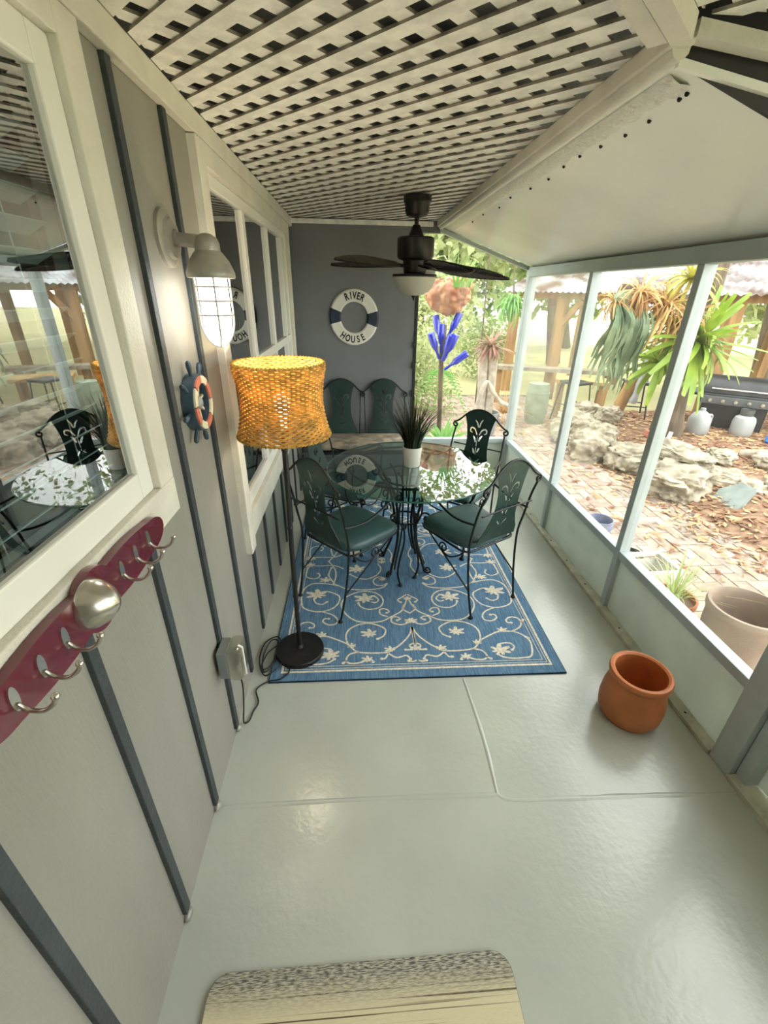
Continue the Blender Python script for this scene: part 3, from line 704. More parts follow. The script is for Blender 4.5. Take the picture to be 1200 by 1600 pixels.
o = blades(45, .04, .7, .37, 5, .0022).build('seed_stalks', 'grass_dry', pp, local=True); o.location = (0, 0, .10); o['kind'] = 'stuff'

# ------------------------------------------------------------------ floor lamp with wicker shade
LX, LY = -.308, 1.735
lp = empty('floor_lamp', (LX, LY, .009), 0, 'black floor lamp with glowing honey wicker drum shade', 'lamp')
q = MB(); q.lathe([(.118, 0), (.122, .004), (.122, .022), (.118, .027), (.06, .029), (.05, .034), (.02, .037), (.013, .05)], 48); q.build('base', 'black', lp, smooth=40, local=True)
q = MB(); q.tube([(0, 0, .03), (0.004, 0, .6), (.012, 0, 1.10)], .0115, 16); pole = q.build('pole', 'black', lp, smooth=50, local=True)
for z, x in ((.35, .002), (.72, .005), (1.08, .0115)):
    q = MB(); q.lathe([(.0117, 0), (.0135, .003), (.0135, .010), (.0117, .013)], 16, Matrix.Translation((x, 0, z))); q.build('joint', 'black', pole, smooth=50, local=True)
q = MB(); q.lathe([(.012, 1.09), (.014, 1.12), (.022, 1.145), (.038, 1.165), (.05, 1.175), (.05, 1.18)], 28, Matrix.Translation((.014, 0, 0))); q.build('neck', 'black', lp, smooth=50, local=True)
sx0 = .018; ZS0, ZS1 = 1.155, 1.425
def shade_r(t): return .176-.012*math.sin(PI*t)-.004*t if False else .178-.020*math.sin(PI*min(1, t*1.08))**.9+ (-.012*t)
shade = empty('shade', (0, 0, 0)); shade.parent = lp; shade.location = (sx0, 0, 0)
NS = 56; rows = 35; q = MB()
for rI in range(rows):
    t = (rI+.5)/rows; z = ZS0+(ZS1-ZS0)*t; r = shade_r(t); P = []
    for i in range(NS*3):
        a = 2*PI*i/(NS*3); ph = math.cos(a*NS/2+(PI if rI % 2 else 0)); P.append(((r+.0042*ph)*math.cos(a), (r+.0042*ph)*math.sin(a), z))
    q.tube(P, .0039, 5, closed=True)
o = q.build('woven_strands', 'wicker', shade, smooth=60, local=True)
q = MB()
for i in range(NS):
    a = 2*PI*(i+.5)/NS; q.tube([(shade_r(t)*math.cos(a), shade_r(t)*math.sin(a), ZS0+(ZS1-ZS0)*t) for t in (0, .25, .5, .75, 1)], .0018, 5)
q.build('stakes', 'wicker', shade, smooth=60, local=True)
for t, z in ((0, ZS0), (1, ZS1)):
    q = MB(); P = []; r = shade_r(t)+.001
    for i in range(360):
        a = 2*PI*i/360; b = a*70; P.append(((r+.0045*math.cos(b))*math.cos(a), (r+.0045*math.cos(b))*math.sin(a), z+.0045*math.sin(b)))
    q.tube(P, .003, 5, closed=True); q.tube([(r*math.cos(2*PI*i/64), r*math.sin(2*PI*i/64), z) for i in range(64)], .0035, 6, closed=True)
    q.build('braided_rim', 'wicker_rim', shade, smooth=60, local=True)
q = MB()
for k in range(3): a = 2*PI*k/3; q.tube([(.01, 0, 1.2), (.155*math.cos(a), .155*math.sin(a), 1.2)], .0025, 6)
q.build('spider', 'black', shade, smooth=50, local=True)
q = MB(); q.lathe([(.012, 1.18), (.014, 1.22), (.026, 1.25), (.03, 1.275), (.026, 1.30), (.012, 1.315), (.001, 1.318)], 20, Matrix.Translation((sx0, 0, 0))); q.build('bulb', 'bulb_glow', lp, smooth=60, local=True)
ld = bpy.data.lights.new('lamp_light', 'POINT'); ld.energy = 3.0; ld.color = (1, .89, .64); ld.shadow_soft_size = .03
lo = bpy.data.objects.new('lamp_light', ld); COL.objects.link(lo); lo.parent = lp; lo.location = (sx0, 0, 1.35)

# ------------------------------------------------------------------ power cord beside the lamp
P = spline([(A+.05, 1.27, .39), (A+.065, 1.275, .30), (A+.05, 1.29, .16), (A+.03, 1.31, .03), (A+.045, 1.335, .008), (-.475, 1.38, .007), (-.462, 1.43, .007), (-.485, 1.50, .007), (-.44, 1.545, .008), (-.38, 1.555, .013), (-.345, 1.60, .016), (-.37, 1.68, .022), (-.40, 1.62, .024), (-.46, 1.58, .012), (-.505, 1.68, .010), (-.50, 1.80, .010), (-.44, 1.845, .014), (-.41, 1.76, .022), (-.435, 1.63, .022),
            (-.47, 1.60, .016), (-.49, 1.70, .015), (-.47, 1.81, .016), (-.43, 1.80, .022), (-.425, 1.70, .025), (-.45, 1.62, .022), (-.485, 1.625, .018), (-.47, 1.72, .02), (-.42, 1.78, .02)], 8)
q = MB(); q.tube(P, .0035, 6); o = q.build('power_cord', 'black_rubber', None, smooth=60); tag(o, 'black power cord coiled on the floor beside the lamp base', 'cord')

# ------------------------------------------------------------------ outdoor socket box
ob = empty('outlet_box', (A+.02, 1.25, .44), 0, 'grey weatherproof socket box with clear cover low on the house wall', 'outlet')
X0 = A+.0132
q = MB(); q.box((X0, 1.205, .395), (X0+.035, 1.295, .515), bev=.004); q.build('box', 'outlet_grey', ob)
q = MB(); q.box((X0+.036, 1.20, .385), (X0+.085, 1.30, .525), bev=.014); q.build('cover', 'outlet_clear', ob, smooth=40)
q = MB(); q.tube([(X0+.075, 1.235, .53), (X0+.088, 1.235, .52), (X0+.088, 1.235, .39), (X0+.07, 1.235, .38)], .004, 6); q.build('latch', 'vinyl', ob, smooth=50)
q = MB(); q.box((X0+.037, 1.235, .42), (X0+.06, 1.275, .49), bev=.004); q.build('socket', 'black', ob)

# ------------------------------------------------------------------ wall sconce
SY = 1.468
sc = empty('wall_sconce', (A, SY, 1.8), 0, 'galvanised caged jar light glowing on the house wall', 'lamp')
RotX = Matrix.Translation((A, SY, 1.80)) @ Matrix.Rotation(R(90), 4, 'Y')
q = MB(); q.lathe([(.072, 0), (.072, .010), (.066, .014), (.052, .016), (.048, .026), (.042, .028), (.0001, .028)], 40, RotX, (True, False)); q.build('backplate', 'galv', sc, smooth=40)
CX = -.415
q = MB(); q.tube([(A+.02, SY, 1.80), (CX, SY, 1.792)], .017, 16); q.tube([(A+.028, SY, 1.80), (A+.036, SY, 1.80)], .022, 16); q.build('arm', 'galv', sc, smooth=50)
TCn = Matrix.Translation((CX, SY, 0))
q = MB(); q.lathe([(.065, 1.704), (.067, 1.707), (.067, 1.718), (.062, 1.730), (.054, 1.748), (.040, 1.766), (.034, 1.772), (.034, 1.790), (.028, 1.804), (.014, 1.813), (.0001, 1.815)], 40, TCn, (False, False)); q.lathe([(.064, 1.705), (.045, 1.716)], 40, TCn, (False, False)); q.build('hood', 'galv', sc, smooth=40)
q = MB(); q.lathe([(.041, 1.714), (.041, 1.590), (.038, 1.562), (.029, 1.540), (.014, 1.528), (.0001, 1.526)], 32, TCn, (False, False)); q.build('jar', 'jar_glow', sc, smooth=50, label='glowing clear glass jar')
cage = empty('cage', (CX, SY, 1.6)); cage.parent = sc; cage.matrix_parent_inverse = sc.matrix_basis.inverted()
for z in (1.682, 1.645, 1.607):
    q = MB(); q.tube([(CX+.047*math.cos(2*PI*i/32), SY+.047*math.sin(2*PI*i/32), z) for i in range(32)], .003, 6, closed=True); o = q.build('ring', 'cage', sc, smooth=50)
for k in range(2):
    a = R(20+90*k); d = Vector((math.cos(a), math.sin(a), 0)); c = Vector((CX, SY, 0))
    P = [c+d*.048+Vector((0, 0, 1.708)), c+d*.048+Vector((0, 0, 1.60))]+[c+d*.048*math.cos(t)+Vector((0, 0, 1.60-.082*math.sin(t))) for t in [PI*i/14 for i in range(1, 14)]]+[c-d*.048+Vector((0, 0, 1.60)), c-d*.048+Vector((0, 0, 1.708))]
    q = MB(); q.tube(P, .003, 6); q.build('cage_bar', 'cage', sc, smooth=50)
bpy.data.objects.remove(cage)

# ------------------------------------------------------------------ ship wheel on the wall
WY, WZ = 1.445, 1.352
sw = empty('ship_wheel', (A, WY, WZ), 0, 'small navy and cream ship wheel decoration on the house wall', 'decoration')
MW = Matrix.Translation((A+.002, WY, WZ)) @ Matrix.Rotation(R(90), 4, 'Y')
def annulus(q, r0, r1, z0, z1, a0=0, a1=360, n=40, M=None):
    v = []; f = []; full = abs(a1-a0) >= 360; k = n if full else n+1
    for i in range(k):
        a = R(a0+(a1-a0)*i/n); c, s = math.cos(a), math.sin(a)
        v += [(r0*c, r0*s, z0), (r1*c, r1*s, z0), (r1*c, r1*s, z1), (r0*c, r0*s, z1)]
    for i in range(n):
        j = (i+1) % k
        for t in range(4): u = (t+1) % 4; f.append((i*4+t, j*4+t, j*4+u, i*4+u))
    if not full: f += [(3, 2, 1, 0), (4*n, 4*n+1, 4*n+2, 4*n+3)]
    q.add(v, f, M); return q
q = MB(); annulus(q, .058, .088, 0, .034, M=MW); q.build('rim', 'wheel_navy', sw, smooth=40)
for i in range(8):
    q = MB(); annulus(q, .060, .082, .0345, .040, i*45+2, i*45+43, 10, MW); q.build('face_segment', 'wheel_cream' if i % 2 else 'wheel_red', sw)
for k in range(8):
    M = MW @ Matrix.Rotation(R(45*k+12), 4, 'Z')
    q = MB(); q.tube([(.085, 0, .018), (.095, 0, .018), (.115, 0, .018), (.128, 0, .018), (.133, 0, .018)], [.005, .006, .0085, .0075, .003], 10, M=M); q.build('handle', 'wheel_navy', sw, smooth=50)
    q = MB(); q.box((.014, -.004, .01), (.06, .004, .02), M); q.build('spoke', 'wheel_cream', sw)
q = MB(); q.lathe([(.020, .0), (.020, .026), (.012, .032), (.0001, .033)], 20, MW, (True, False)); q.build('hub', 'wheel_grey', sw, smooth=50)

# ------------------------------------------------------------------ maroon coat rack
cr = empty('coat_rack', (A+.03, .70, 1.16), 0, 'glossy maroon coat rack board with steel hooks under the near window', 'coat rack')
XB = A+.030
prof = []
yc, zc = .687, 1.163
def half_h(d):
    d = abs(d)
    if d > .30: return .0
    e = .036*min(1, math.sqrt(max(0, 1-((d-.235)/.066)**2))) if d > .235 else .036+.010*math.sin(PI*d/.235)**1
    if d < .062: e = max(e, math.sqrt(max(0, .062**2-d*d)))
    return max(e, .002)
ds = [-.30+.6*i/80 for i in range(81)]
poly = [(yc+d, zc+half_h(d)) for d in ds]+[(yc+d, zc-half_h(d)) for d in ds[::-1]]
Myz = Matrix(((0, 0, 1, XB), (1, 0, 0, 0), (0, 1, 0, 0), (0, 0, 0, 1)))
q = MB(); q.prism(poly, 0, .018, Myz); q.build('board', 'maroon', cr, smooth=40)
q = MB(); q.lathe([(.046, .0), (.046, .004), (.042, .018), (.032, .034), (.018, .046), (.006, .052), (.0001, .053)], 36, Matrix.Translation((XB+.018, yc-.03, zc+.012)) @ Matrix.Rotation(R(90), 4, 'Y'), (True, False)); q.build('dome', 'steel', cr, smooth=50, label='brushed steel pointed dome')
for y in (.897, .834, .772, .577, .517, .457):
    hx = XB+.018
    q = MB(); q.prism([(y+.008*math.cos(t)*1., 1.168+.022*math.sin(t)) for t in [2*PI*i/16 for i in range(16)]], 0, .003, Myz @ Matrix.Translation((0, 0, .018))); hk = q.build('hook', 'steel', cr, smooth=40)
    q = MB(); q.tube(spline([(hx+.003, y, 1.158), (hx+.014, y, 1.146), (hx+.035, y-.002, 1.146), (hx+.052, y-.003, 1.158), (hx+.060, y-.004, 1.172)], 5), .0035, 8); q.sphere((hx+.061, y-.004, 1.175), .006, 12, 8); q.build('prong', 'steel', hk, smooth=50)

# ------------------------------------------------------------------ life ring with lettering
RC = Vector((-.018, YF, 1.468)); RO, RI = .208, .115
lr = empty('life_ring', RC, 0, 'white and navy decorative life ring lettered RIVER HOUSE on the end wall', 'decoration')
MR = Matrix.Translation((RC.x, YF-.002, RC.z)) @ Matrix.Diagonal((1, 1, 1.06, 1)) @ Matrix.Rotation(R(90), 4, 'X') @ Matrix.Rotation(R(-3), 4, 'Z')
def ring_seg(a0, a1, n, grow=0.):
    q = MB(); pr = [(RI-grow, 0), (RI-grow, .014), (RI+.010, .024+grow), (RO-.012, .024+grow), (RO+grow, .014), (RO+grow, 0)]
    v = []; f = []
    for i in range(n+1):
        a = R(a0+(a1-a0)*i/n)
        for r, z in pr: v.append((r*math.cos(a), r*math.sin(a), z))
    k = len(pr)
    for i in range(n):
        for j in range(k-1): b = i*k+j; f.append((b, b+k, b+k+1, b+1))
    f += [tuple(range(k)), tuple(n*k+j for j in range(k-1, -1, -1))]
    q.add(v, f, MR); return q
ring_seg(0, 180, 60).build('ring_half', 'ring_white', lr, smooth=35); ring_seg(180, 360, 60).build('ring_half', 'ring_white', lr, smooth=35)
for a in (0, 180): ring_seg(a-17, a+17, 14, .002).build('band', 'navy', lr, smooth=35)
def letter(ch, size):
    cu = bpy.data.curves.new('letter', 'FONT'); cu.body = ch; cu.size = size; cu.align_x = 'CENTER'; cu.align_y = 'CENTER'; cu.extrude = .0012; cu.offset = .0022
    ob_ = bpy.data.objects.new('tmp', cu); COL.objects.link(ob_); dg = bpy.context.evaluated_depsgraph_get(); me = bpy.data.meshes.new_from_object(ob_.evaluated_get(dg))
    bpy.data.objects.remove(ob_); bpy.data.curves.remove(cu); me.materials.clear(); me.materials.append(MATS['letter_black']); return me
for word, angs, up in (('RIVER', (114, 102, 91, 79, 66), 1), ('HOUSE', (237, 253, 269, 285, 300), -1)):
    for ch, a in zip(word, angs):
        me = letter(ch, .072); me.name = 'letter'
        rr = .163; M = MR @ Matrix.Translation((rr*math.cos(R(a)), rr*math.sin(R(a)), .0255)) @ Matrix.Rotation(R(a-90) if up > 0 else R(a+90), 4, 'Z') @ Matrix.Diagonal((.72, 1, 1, 1))
        xs = [v.co.y for v in me.vertices]; cy = (min(xs)+max(xs))/2; xs = [v.co.x for v in me.vertices]; cx = (min(xs)+max(xs))/2
        for v in me.vertices: v.co.y -= cy; v.co.x -= cx
        inst(me, 'letter', M, lr)

# ------------------------------------------------------------------ ceiling fan
FX, FY = .365, 3.10
fan = empty('ceiling_fan', (FX, FY, 2.172), 0, 'dark bronze ceiling fan with woven leaf blades and white bowl light', 'fan')
MF = Matrix.Translation((FX, FY, 0))
q = MB(); q.lathe([(.0001, 2.174), (.082, 2.174), (.082, 2.145), (.074, 2.135), (.070, 2.095), (.060, 2.075), (.022, 2.066), (.0001, 2.066)], 36, MF, (False, False)); q.build('canopy', 'fan_bronze', fan, smooth=35)
q = MB(); q.tube([(FX, FY, 2.08), (FX, FY, 1.99)], .0125, 14); q.build('downrod', 'fan_bronze', fan, smooth=50)
q = MB(); q.lathe([(.0125, 2.035), (.022, 2.03), (.042, 1.985), (.046, 1.975), (.105, 1.968), (.112, 1.96), (.112, 1.868), (.104, 1.855), (.075, 1.845), (.070, 1.79), (.066, 1.775), (.0001, 1.772)], 40, MF, (True, False)); q.build('motor_housing', 'fan_bronze', fan, smooth=35)
q = MB(); q.lathe([(.0001, 1.775), (.135, 1.772), (.138, 1.764), (.136, 1.757), (.0001, 1.757)], 40, MF, (False, False)); lk = q.build('light_rim', 'fan_bronze', fan, smooth=35)
q = MB(); q.lathe([(.132, 1.758), (.130, 1.74), (.116, 1.705), (.09, 1.676), (.05, 1.658), (.0001, 1.652)], 40, MF, (False, False)); q.build('glass_bowl', 'fan_bowl', fan, smooth=50, label='frosted white glass bowl')
q = MB(); q.lathe([(.0001, 1.660), (.016, 1.655), (.016, 1.648), (.007, 1.64), (.005, 1.628), (.0001, 1.624)], 16, MF, (False, False)); q.build('finial', 'fan_bronze', fan, smooth=50)
def blade_mesh():
    q = MB(); n = 26; pts = []
    L0, L1 = .17, .62
    for i in range(n+1):
        t = i/n; w = .088*(math.sin(PI*min(1, t*.93+.07)**.85))**.75 if t < .999 else .004
        pts.append((L0+(L1-L0)*t, max(w, .012 if t < .5 else .003)))
    v = []; f = []; K = 8
    for i, (x, w) in enumerate(pts):
        for k in range(K+1):
            u = -1+2*k/K; v.append((x, u*w, .008*(1-u*u)-.004-.02*((x-L0)/(L1-L0))**2))
    m0 = len(v); v += [(a, b, c-.006) for a, b, c in v]
    for i in range(n):
        for k in range(K):
            a = i*(K+1)+k; f.append((a, a+K+1, a+K+2, a+1)); f.append((m0+a, m0+a+1, m0+a+K+2, m0+a+K+1))
        a = i*(K+1); f.append((a, m0+a, m0+a+K+1, a+K+1)); a += K; f.append((a, a+K+1, m0+a+K+1, m0+a))
    q.add(v, f); return q, pts
bq, bpts = blade_mesh(); first = None
for k, ang in enumerate((5, 77, 149, 221, 293)):
    M = MF @ Matrix.Translation((0, 0, 1.822)) @ Matrix.Rotation(R(3.6), 4, 'Y') @ Matrix.Rotation(R(ang), 4, 'Z') @ Matrix.Rotation(R(-15), 4, 'X')
    if first is None:
        o = bq.build('blade', 'fan_blade', fan, smooth=40); first = o.data; o.matrix_basis = M
    else: o = inst(first, 'blade', M, fan)
    if k == 0:
        q = MB(); zz = lambda x: -.007-.02*((x-.17)/.43)**2
        q.tube([(x, w, zz(x)) for x, w in bpts]+[(x, -w, zz(x)) for x, w in bpts[::-1]], .0045, 6, closed=True); q.tube([(x, 0, zz(x)-.001) for x in (.17, .3, .45, .595)], .004, 6)
        for j in range(3, 24, 2):
            x, w = bpts[j]; x2, w2 = bpts[max(j-3, 0)]
            for s in (-1, 1): q.tube([(x2, 0, zz(x2)), (x, s*w, zz(x))], .0022, 5)
        rim = q.build('rattan_frame', 'fan_bronze', None, smooth=50); rm = rim.data; bpy.data.objects.remove(rim)
        q = MB(); q.box((.06, -.018, -.012), (.13, .018, -.006)); q.prism([(.12, -.016), (.22, -.04), (.24, 0), (.22, .04), (.12, .016)], -.016, -.010); br = q.build('bracket', 'fan_bronze', None); bm_ = br.data; bpy.data.objects.remove(br)
    for me, nm in ((rm, 'rattan_frame'), (bm_, 'bracket')):
        c = bpy.data.objects.new(nm, me); COL.objects.link(c); c.parent = o
q = MB(); q.box((.43, 3.13, 1.775), (.50, 3.145, 1.80)); q.build('switch_tag', 'white_trim', fan)

# ------------------------------------------------------------------ terracotta pot on the floor
tp = empty('terracotta_pot', (1.19, 1.305, 0), 0, 'orange terracotta pot standing on the porch floor by the kick panel', 'pot')
q = MB(); q.lathe([(.0001, 0), (.098, 0), (.108, .006), (.126, .04), (.130, .085), (.126, .14), (.116, .19), (.109, .212), (.112, .222), (.122, .232), (.124, .245), (.120, .256), (.110, .258), (.102, .252), (.100, .23), (.108, .18), (.115, .10), (.105, .03), (.0001, .025)], 56, None, (False, False)); q.build('pot_body', 'terracotta', tp, smooth=40, local=True)
q = MB(); annulus(q, .1085, .1125, .212, .219, n=56); q.build('rim_groove', 'terracotta', tp, smooth=40, local=True)
#@@OUTDOORS
G = -.10
# ------------------------------------------------------------------ outdoor ground
def heightfield(name, x0, x1, y0, y1, nx, ny, fn, mt):
    v = [(x0+(x1-x0)*i/nx, y0+(y1-y0)*j/ny, fn(x0+(x1-x0)*i/nx, y0+(y1-y0)*j/ny)) for j in range(ny+1) for i in range(nx+1)]
    f = [(j*(nx+1)+i, j*(nx+1)+i+1, (j+1)*(nx+1)+i+1, (j+1)*(nx+1)+i) for j in range(ny) for i in range(nx)]
    q = MB(); q.add(v, f); return q.build(name, mt, None, smooth=80)
q = MB()
for a, b in (((-14, YF+.09), (40, 45)), ((B+.07, -14), (40, YF+.09)), ((-14, -14), (B+.07, YB-.01))):
    q.box((a[0], a[1], -.16), (b[0], b[1], -.135))
ground = q.build('ground', 'lawn'); tag(ground, 'pale dry lawn beyond the brick paving', 'lawn', kind='structure')
q = MB(); q.box((B+.075, -.8, -.14), (3.45, 8.6, -.112)); q.box((.2, YF+.10, -.14), (B+.075, 8.6, -.112))
pave = q.build('pavement', 'mortar'); tag(pave, 'sandy joints of the herringbone brick paving', 'paving', kind='structure')
cand = []
BWd = .1; rnd = random.Random(11)
for i in range(-140, 140):
    for j in range(-40, 40):
        ox, oy = i*BWd+4*j*BWd, -i*BWd
        for (cx, cy, rot) in ((ox+BWd, oy+BWd/2, 0), (ox+2.5*BWd, oy+BWd, 1)):
            x, y = cx+1.6, cy+3.0
            ok = (B+.19 < x < 3.38 and -.6 < y < 8.5) or (.35 < x <= B+.19 and YF+.25 < y < 8.5)
            if ok: cand.append((x, y, rot))
def seen(c):
    x, y, _ = c
    return 1.3 < y and x/y < 1.1 and (x > 1.6)
cand.sort(key=lambda c: (not (seen(c) and not (c[0] > 3.15 and c[1] > 3.2)), c[0]**2+c[1]**2))
bmeshes = []
for k in range(4):
    q = MB(); q.box((-.097, -.0475, -.03), (.097, .0475, 0), bev=.005); o = q.build('brick', 'brick%d' % k); bmeshes.append(o.data); bpy.data.objects.remove(o)
for c in cand[:300]:
    M = Matrix.Translation((c[0], c[1], G+rnd.uniform(-.004, .003))) @ Matrix.Rotation(R(90*c[2]+rnd.uniform(-1.2, 1.2)), 4, 'Z') @ Matrix.Rotation(R(rnd.uniform(-.8, .8)), 4, 'X')
    inst(bmeshes[rnd.randrange(4)], 'brick', M, pave)
for k in range(2):
    q = MB()
    for n_, c in enumerate(cand[300:]):
        if n_ % 2 == k: q.box((-.097, -.0475, -.03), (.097, .0475, 0), Matrix.Translation((c[0], c[1], G+rnd.uniform(-.004, .002))) @ Matrix.Rotation(R(90*c[2]), 4, 'Z'))
    o = q.build('brick_field', 'brick%d' % k, pave); o['kind'] = 'stuff'
def bed_h(x, y):
    d = min(1, max(0, (x-3.02)/.55))*min(1, max(0, (y-2.2)/.8))*min(1, max(0, (7.3-y)/.8))*min(1, max(0, (7.2-x)/1.0))
    return -.125+.20*d+.03*d*noise.noise((x*2.2, y*2.2, 0))+.012*noise.noise((x*9, y*9, 3))*d
bed = heightfield('ground_bed', 2.95, 7.2, 2.0, 7.4, 90, 110, bed_h, 'mulch'); tag(bed, 'raised mulch bed behind the limestone edging', 'garden bed', kind='structure')
for mt, n, sd in (('litter_a', 2600, 1), ('litter_b', 2200, 2), ('litter_c', 1300, 3)):
    r_ = random.Random(sd); q = MB()
    for i in range(n):
        x = r_.uniform(2.75, 6.2); y = r_.uniform(2.4, 7.0)
        if r_.random() < .06: x = r_.uniform(1.8, 3.0)
        z = max(bed_h(x, y), G)+.012; M = Matrix.Translation((x, y, z)) @ Matrix.Rotation(r_.uniform(0, 6.28), 4, 'Z') @ Matrix.Rotation(r_.uniform(-.7, .7), 4, 'X')
        L = r_.uniform(.025, .06); q.add([(-L, 0, .004), (0, -L*.3, 0), (L, 0, .006), (0, L*.3, .002)], [(0, 1, 2, 3)], M)
    o = q.build('leaf_litter', mt); tag(o, {'litter_a': 'tan fallen leaves scattered over the garden bed', 'litter_b': 'dark brown fallen leaves and bark chips on the bed', 'litter_c': 'pale straw coloured fallen leaves on the bed'}[mt], 'leaves', kind='stuff')

# ------------------------------------------------------------------ rocks
def rock(loc, size, seed, mt='limestone', rz=0.):
    bm = bmesh.new(); bmesh.ops.create_icosphere(bm, subdivisions=5, radius=1)
    for v in bm.verts:
        p = v.co.copy(); s = Vector((seed*3.1, seed*1.7, seed*.9))
        d = 1+.34*noise.noise(p*1.3+s)+.2*noise.noise(p*3.1+s)+.11*noise.noise(p*7+s)-.10*abs(noise.noise(p*5+s*2))+.05*noise.noise(p*16+s)
        for ax in range(3): p[ax] = math.copysign(abs(p[ax])**.75, p[ax])
        v.co = Vector((p.x*size[0], p.y*size[1], p.z*size[2]))*d
    q = MB(); q.bm(bm, Matrix.Translation((loc[0], loc[1], loc[2])) @ Matrix.Rotation(rz, 4, 'Z'))
    o = q.build('rock', mt, None, smooth=70); return o
ROCKS = [((2.88, 5.62, .08), (.26, .30, .20), 'rounded pale boulder at the far left end of the rock edging'),
 ((2.80, 4.98, .02), (.24, .26, .19), 'mossy pale boulder beside the leftmost boulder of the edging'),
 ((3.08, 4.60, .02), (.22, .24, .16), 'low shaded stone left of the long slab boulder'),
 ((3.20, 3.98, .02), (.28, .42, .17), 'long heavy slab boulder at the middle of the rock edging'),
 ((3.42, 4.22, .20), (.20, .32, .075), 'flat white capping rock lying on the slab boulder'),
 ((3.58, 3.86, .05), (.17, .2, .13), 'pitted cream rock right of the capping rock'),
 ((3.72, 3.62, .02), (.17, .17, .12), 'small rough rock behind the leaning slate'),
 ((4.02, 3.52, .03), (.2, .24, .18), 'bright white knobbly rock at the right end of the edging'),
 ((3.30, 6.25, .12), (.2, .22, .16), 'pale upright rock in front of the wooden post'),
 ((3.55, 6.0, .16), (.16, .17, .13), 'chalky white rock against the tree foot'),
 ((3.02, 5.25, .10), (.2, .2, .13), 'tan rock wedged behind the two left boulders'),
 ((3.9, 4.3, .14), (.13, .16, .07), 'small buried rock in the open mulch'),
 ((4.35, 4.1, .13), (.2, .16, .09), 'yellowish flat rock in the mulch by the driftwood')]
for k, (loc, sz, lb) in enumerate(ROCKS): tag(rock(loc, sz, k+1, rz=k*.8), lb, 'rock', 'limestone rocks edging the bed')
q = MB(); q.prism([(-.17, -.12), (.12, -.15), (.19, -.02), (.1, .13), (-.08, .16), (-.18, .05)], -.02, .02, Matrix.Translation((3.42, 3.5, .02)) @ Matrix.Rotation(R(-38), 4, 'Y') @ Matrix.Rotation(.5, 4, 'Z')); o = q.build('slate_slab', 'slate'); tag(o, 'grey green slate slab leaning on the rock edging', 'rock')

# ------------------------------------------------------------------ plants
def strap(L, w, bend, n=7, up=.0, vee=.25, tipw=.12):
    q = MB(); v = []; f = []
    a = R(78); p = Vector((0, 0, 0)); P = []
    for i in range(n+1):
        t = i/n; P.append((p.copy(), a)); p = p+Vector((math.cos(a), 0, math.sin(a)))*(L/n); a -= R(bend)/n*(1+.6*t)
    for i, (c, a) in enumerate(P):
        t = i/n; ww = w*(1-(1-tipw)*max(0, (t-.55)/.45)**1.6)*(.75+.25*min(1, t*4)); up_ = Vector((-math.sin(a), 0, math.cos(a)))*ww*vee
        v += [c+Vector((0, ww, 0))+up_, c, c-Vector((0, ww, 0))+up_]
    for i in range(n): f += [(3*i, 3*i+1, 3*i+4, 3*i+3), (3*i+1, 3*i+2, 3*i+5, 3*i+4)]
    q.add(v, f); return q
def rosette(name, loc, label, mt, n, L, w, seed, group=None, individually=True, tilt=(0, 0), bend=(60, 120), lean=(15, 85), cat='plant', par=None, tipw=.12):
    root = empty(name, loc, 0, label, cat, group); r_ = random.Random(seed)
    protos = []
    for k in range(4):
        o = strap(L*(1-.12*k), w*(1-.08*k), bend[0]+(bend[1]-bend[0])*k/3, tipw=tipw).build('leaf', mt, None, smooth=60); protos.append(o.data); bpy.data.objects.remove(o)
    T = Matrix.Translation(loc) @ Matrix.Rotation(R(tilt[0]), 4, 'X') @ Matrix.Rotation(R(tilt[1]), 4, 'Y')
    q = MB()
    for i in range(n):
        az = i*2.39996+r_.uniform(-.2, .2); le = lean[0]+(lean[1]-lean[0])*((i+.5)/n)**.8+r_.uniform(-8, 8); s = r_.uniform(.8, 1.1)*(.75+.25*(i/n))
        M = T @ Matrix.Rotation(az, 4, 'Z') @ Matrix.Translation((.02, 0, 0)) @ Matrix.Rotation(R(le-12), 4, 'Y') @ Matrix.Diagonal((s, s, s, 1))
        if individually: inst(protos[i % 4], 'leaf', M, root)
        else:
            me = protos[i % 4]; q.add([v.co for v in me.vertices], [tuple(p.vertices) for p in me.polygons], M)
    if not individually: o = q.build('foliage', mt, root, smooth=60); o['kind'] = 'stuff'
    return root
def leafcloud(name, loc, rad, n, mt, seed, leaf=(.09, .03), label=None, cat='bush', group=None, trunk=None, droop=.3):
    root = empty(name, (loc[0], loc[1], G-.03), 0, label, cat, group); r_ = random.Random(seed); q = MB()
    for i in range(n):
        while True:
            d = Vector((r_.uniform(-1, 1), r_.uniform(-1, 1), r_.uniform(-1, 1)))
            if .25 < d.length < 1: break
        k = .7+.5*noise.noise(d*2.2+Vector((seed, 0, 0))); p = Vector(loc)+Vector((d.x*rad[0], d.y*rad[1], d.z*rad[2]))*k*1.15
        M = Matrix.Translation(p) @ Matrix.Rotation(r_.uniform(0, 6.28), 4, 'Z') @ Matrix.Rotation(r_.uniform(-1.2, 1.2), 4, 'X') @ Matrix.Rotation(r_.uniform(-.4, 1.2)+droop, 4, 'Y'); s = r_.uniform(.6, 1.3); L, w = leaf[0]*s, leaf[1]*s
        q.add([(0, 0, 0), (L*.5, -w, .01*s), (L, 0, -.01), (L*.5, w, .01*s)], [(0, 1, 2, 3)], M)
    o = q.build('foliage', mt, root); o['kind'] = 'stuff'
    if trunk:
        q = MB(); q.tube(spline([(loc[0]+trunk[1]*.4, loc[1], G-.03), (loc[0]-trunk[1]*.3, loc[1], loc[2]*.5), (loc[0], loc[1], loc[2])], 5), [trunk[0]*(1-.04*i) for i in range(11)], 9); q.build('trunk', 'bark', root, smooth=60)
    return root
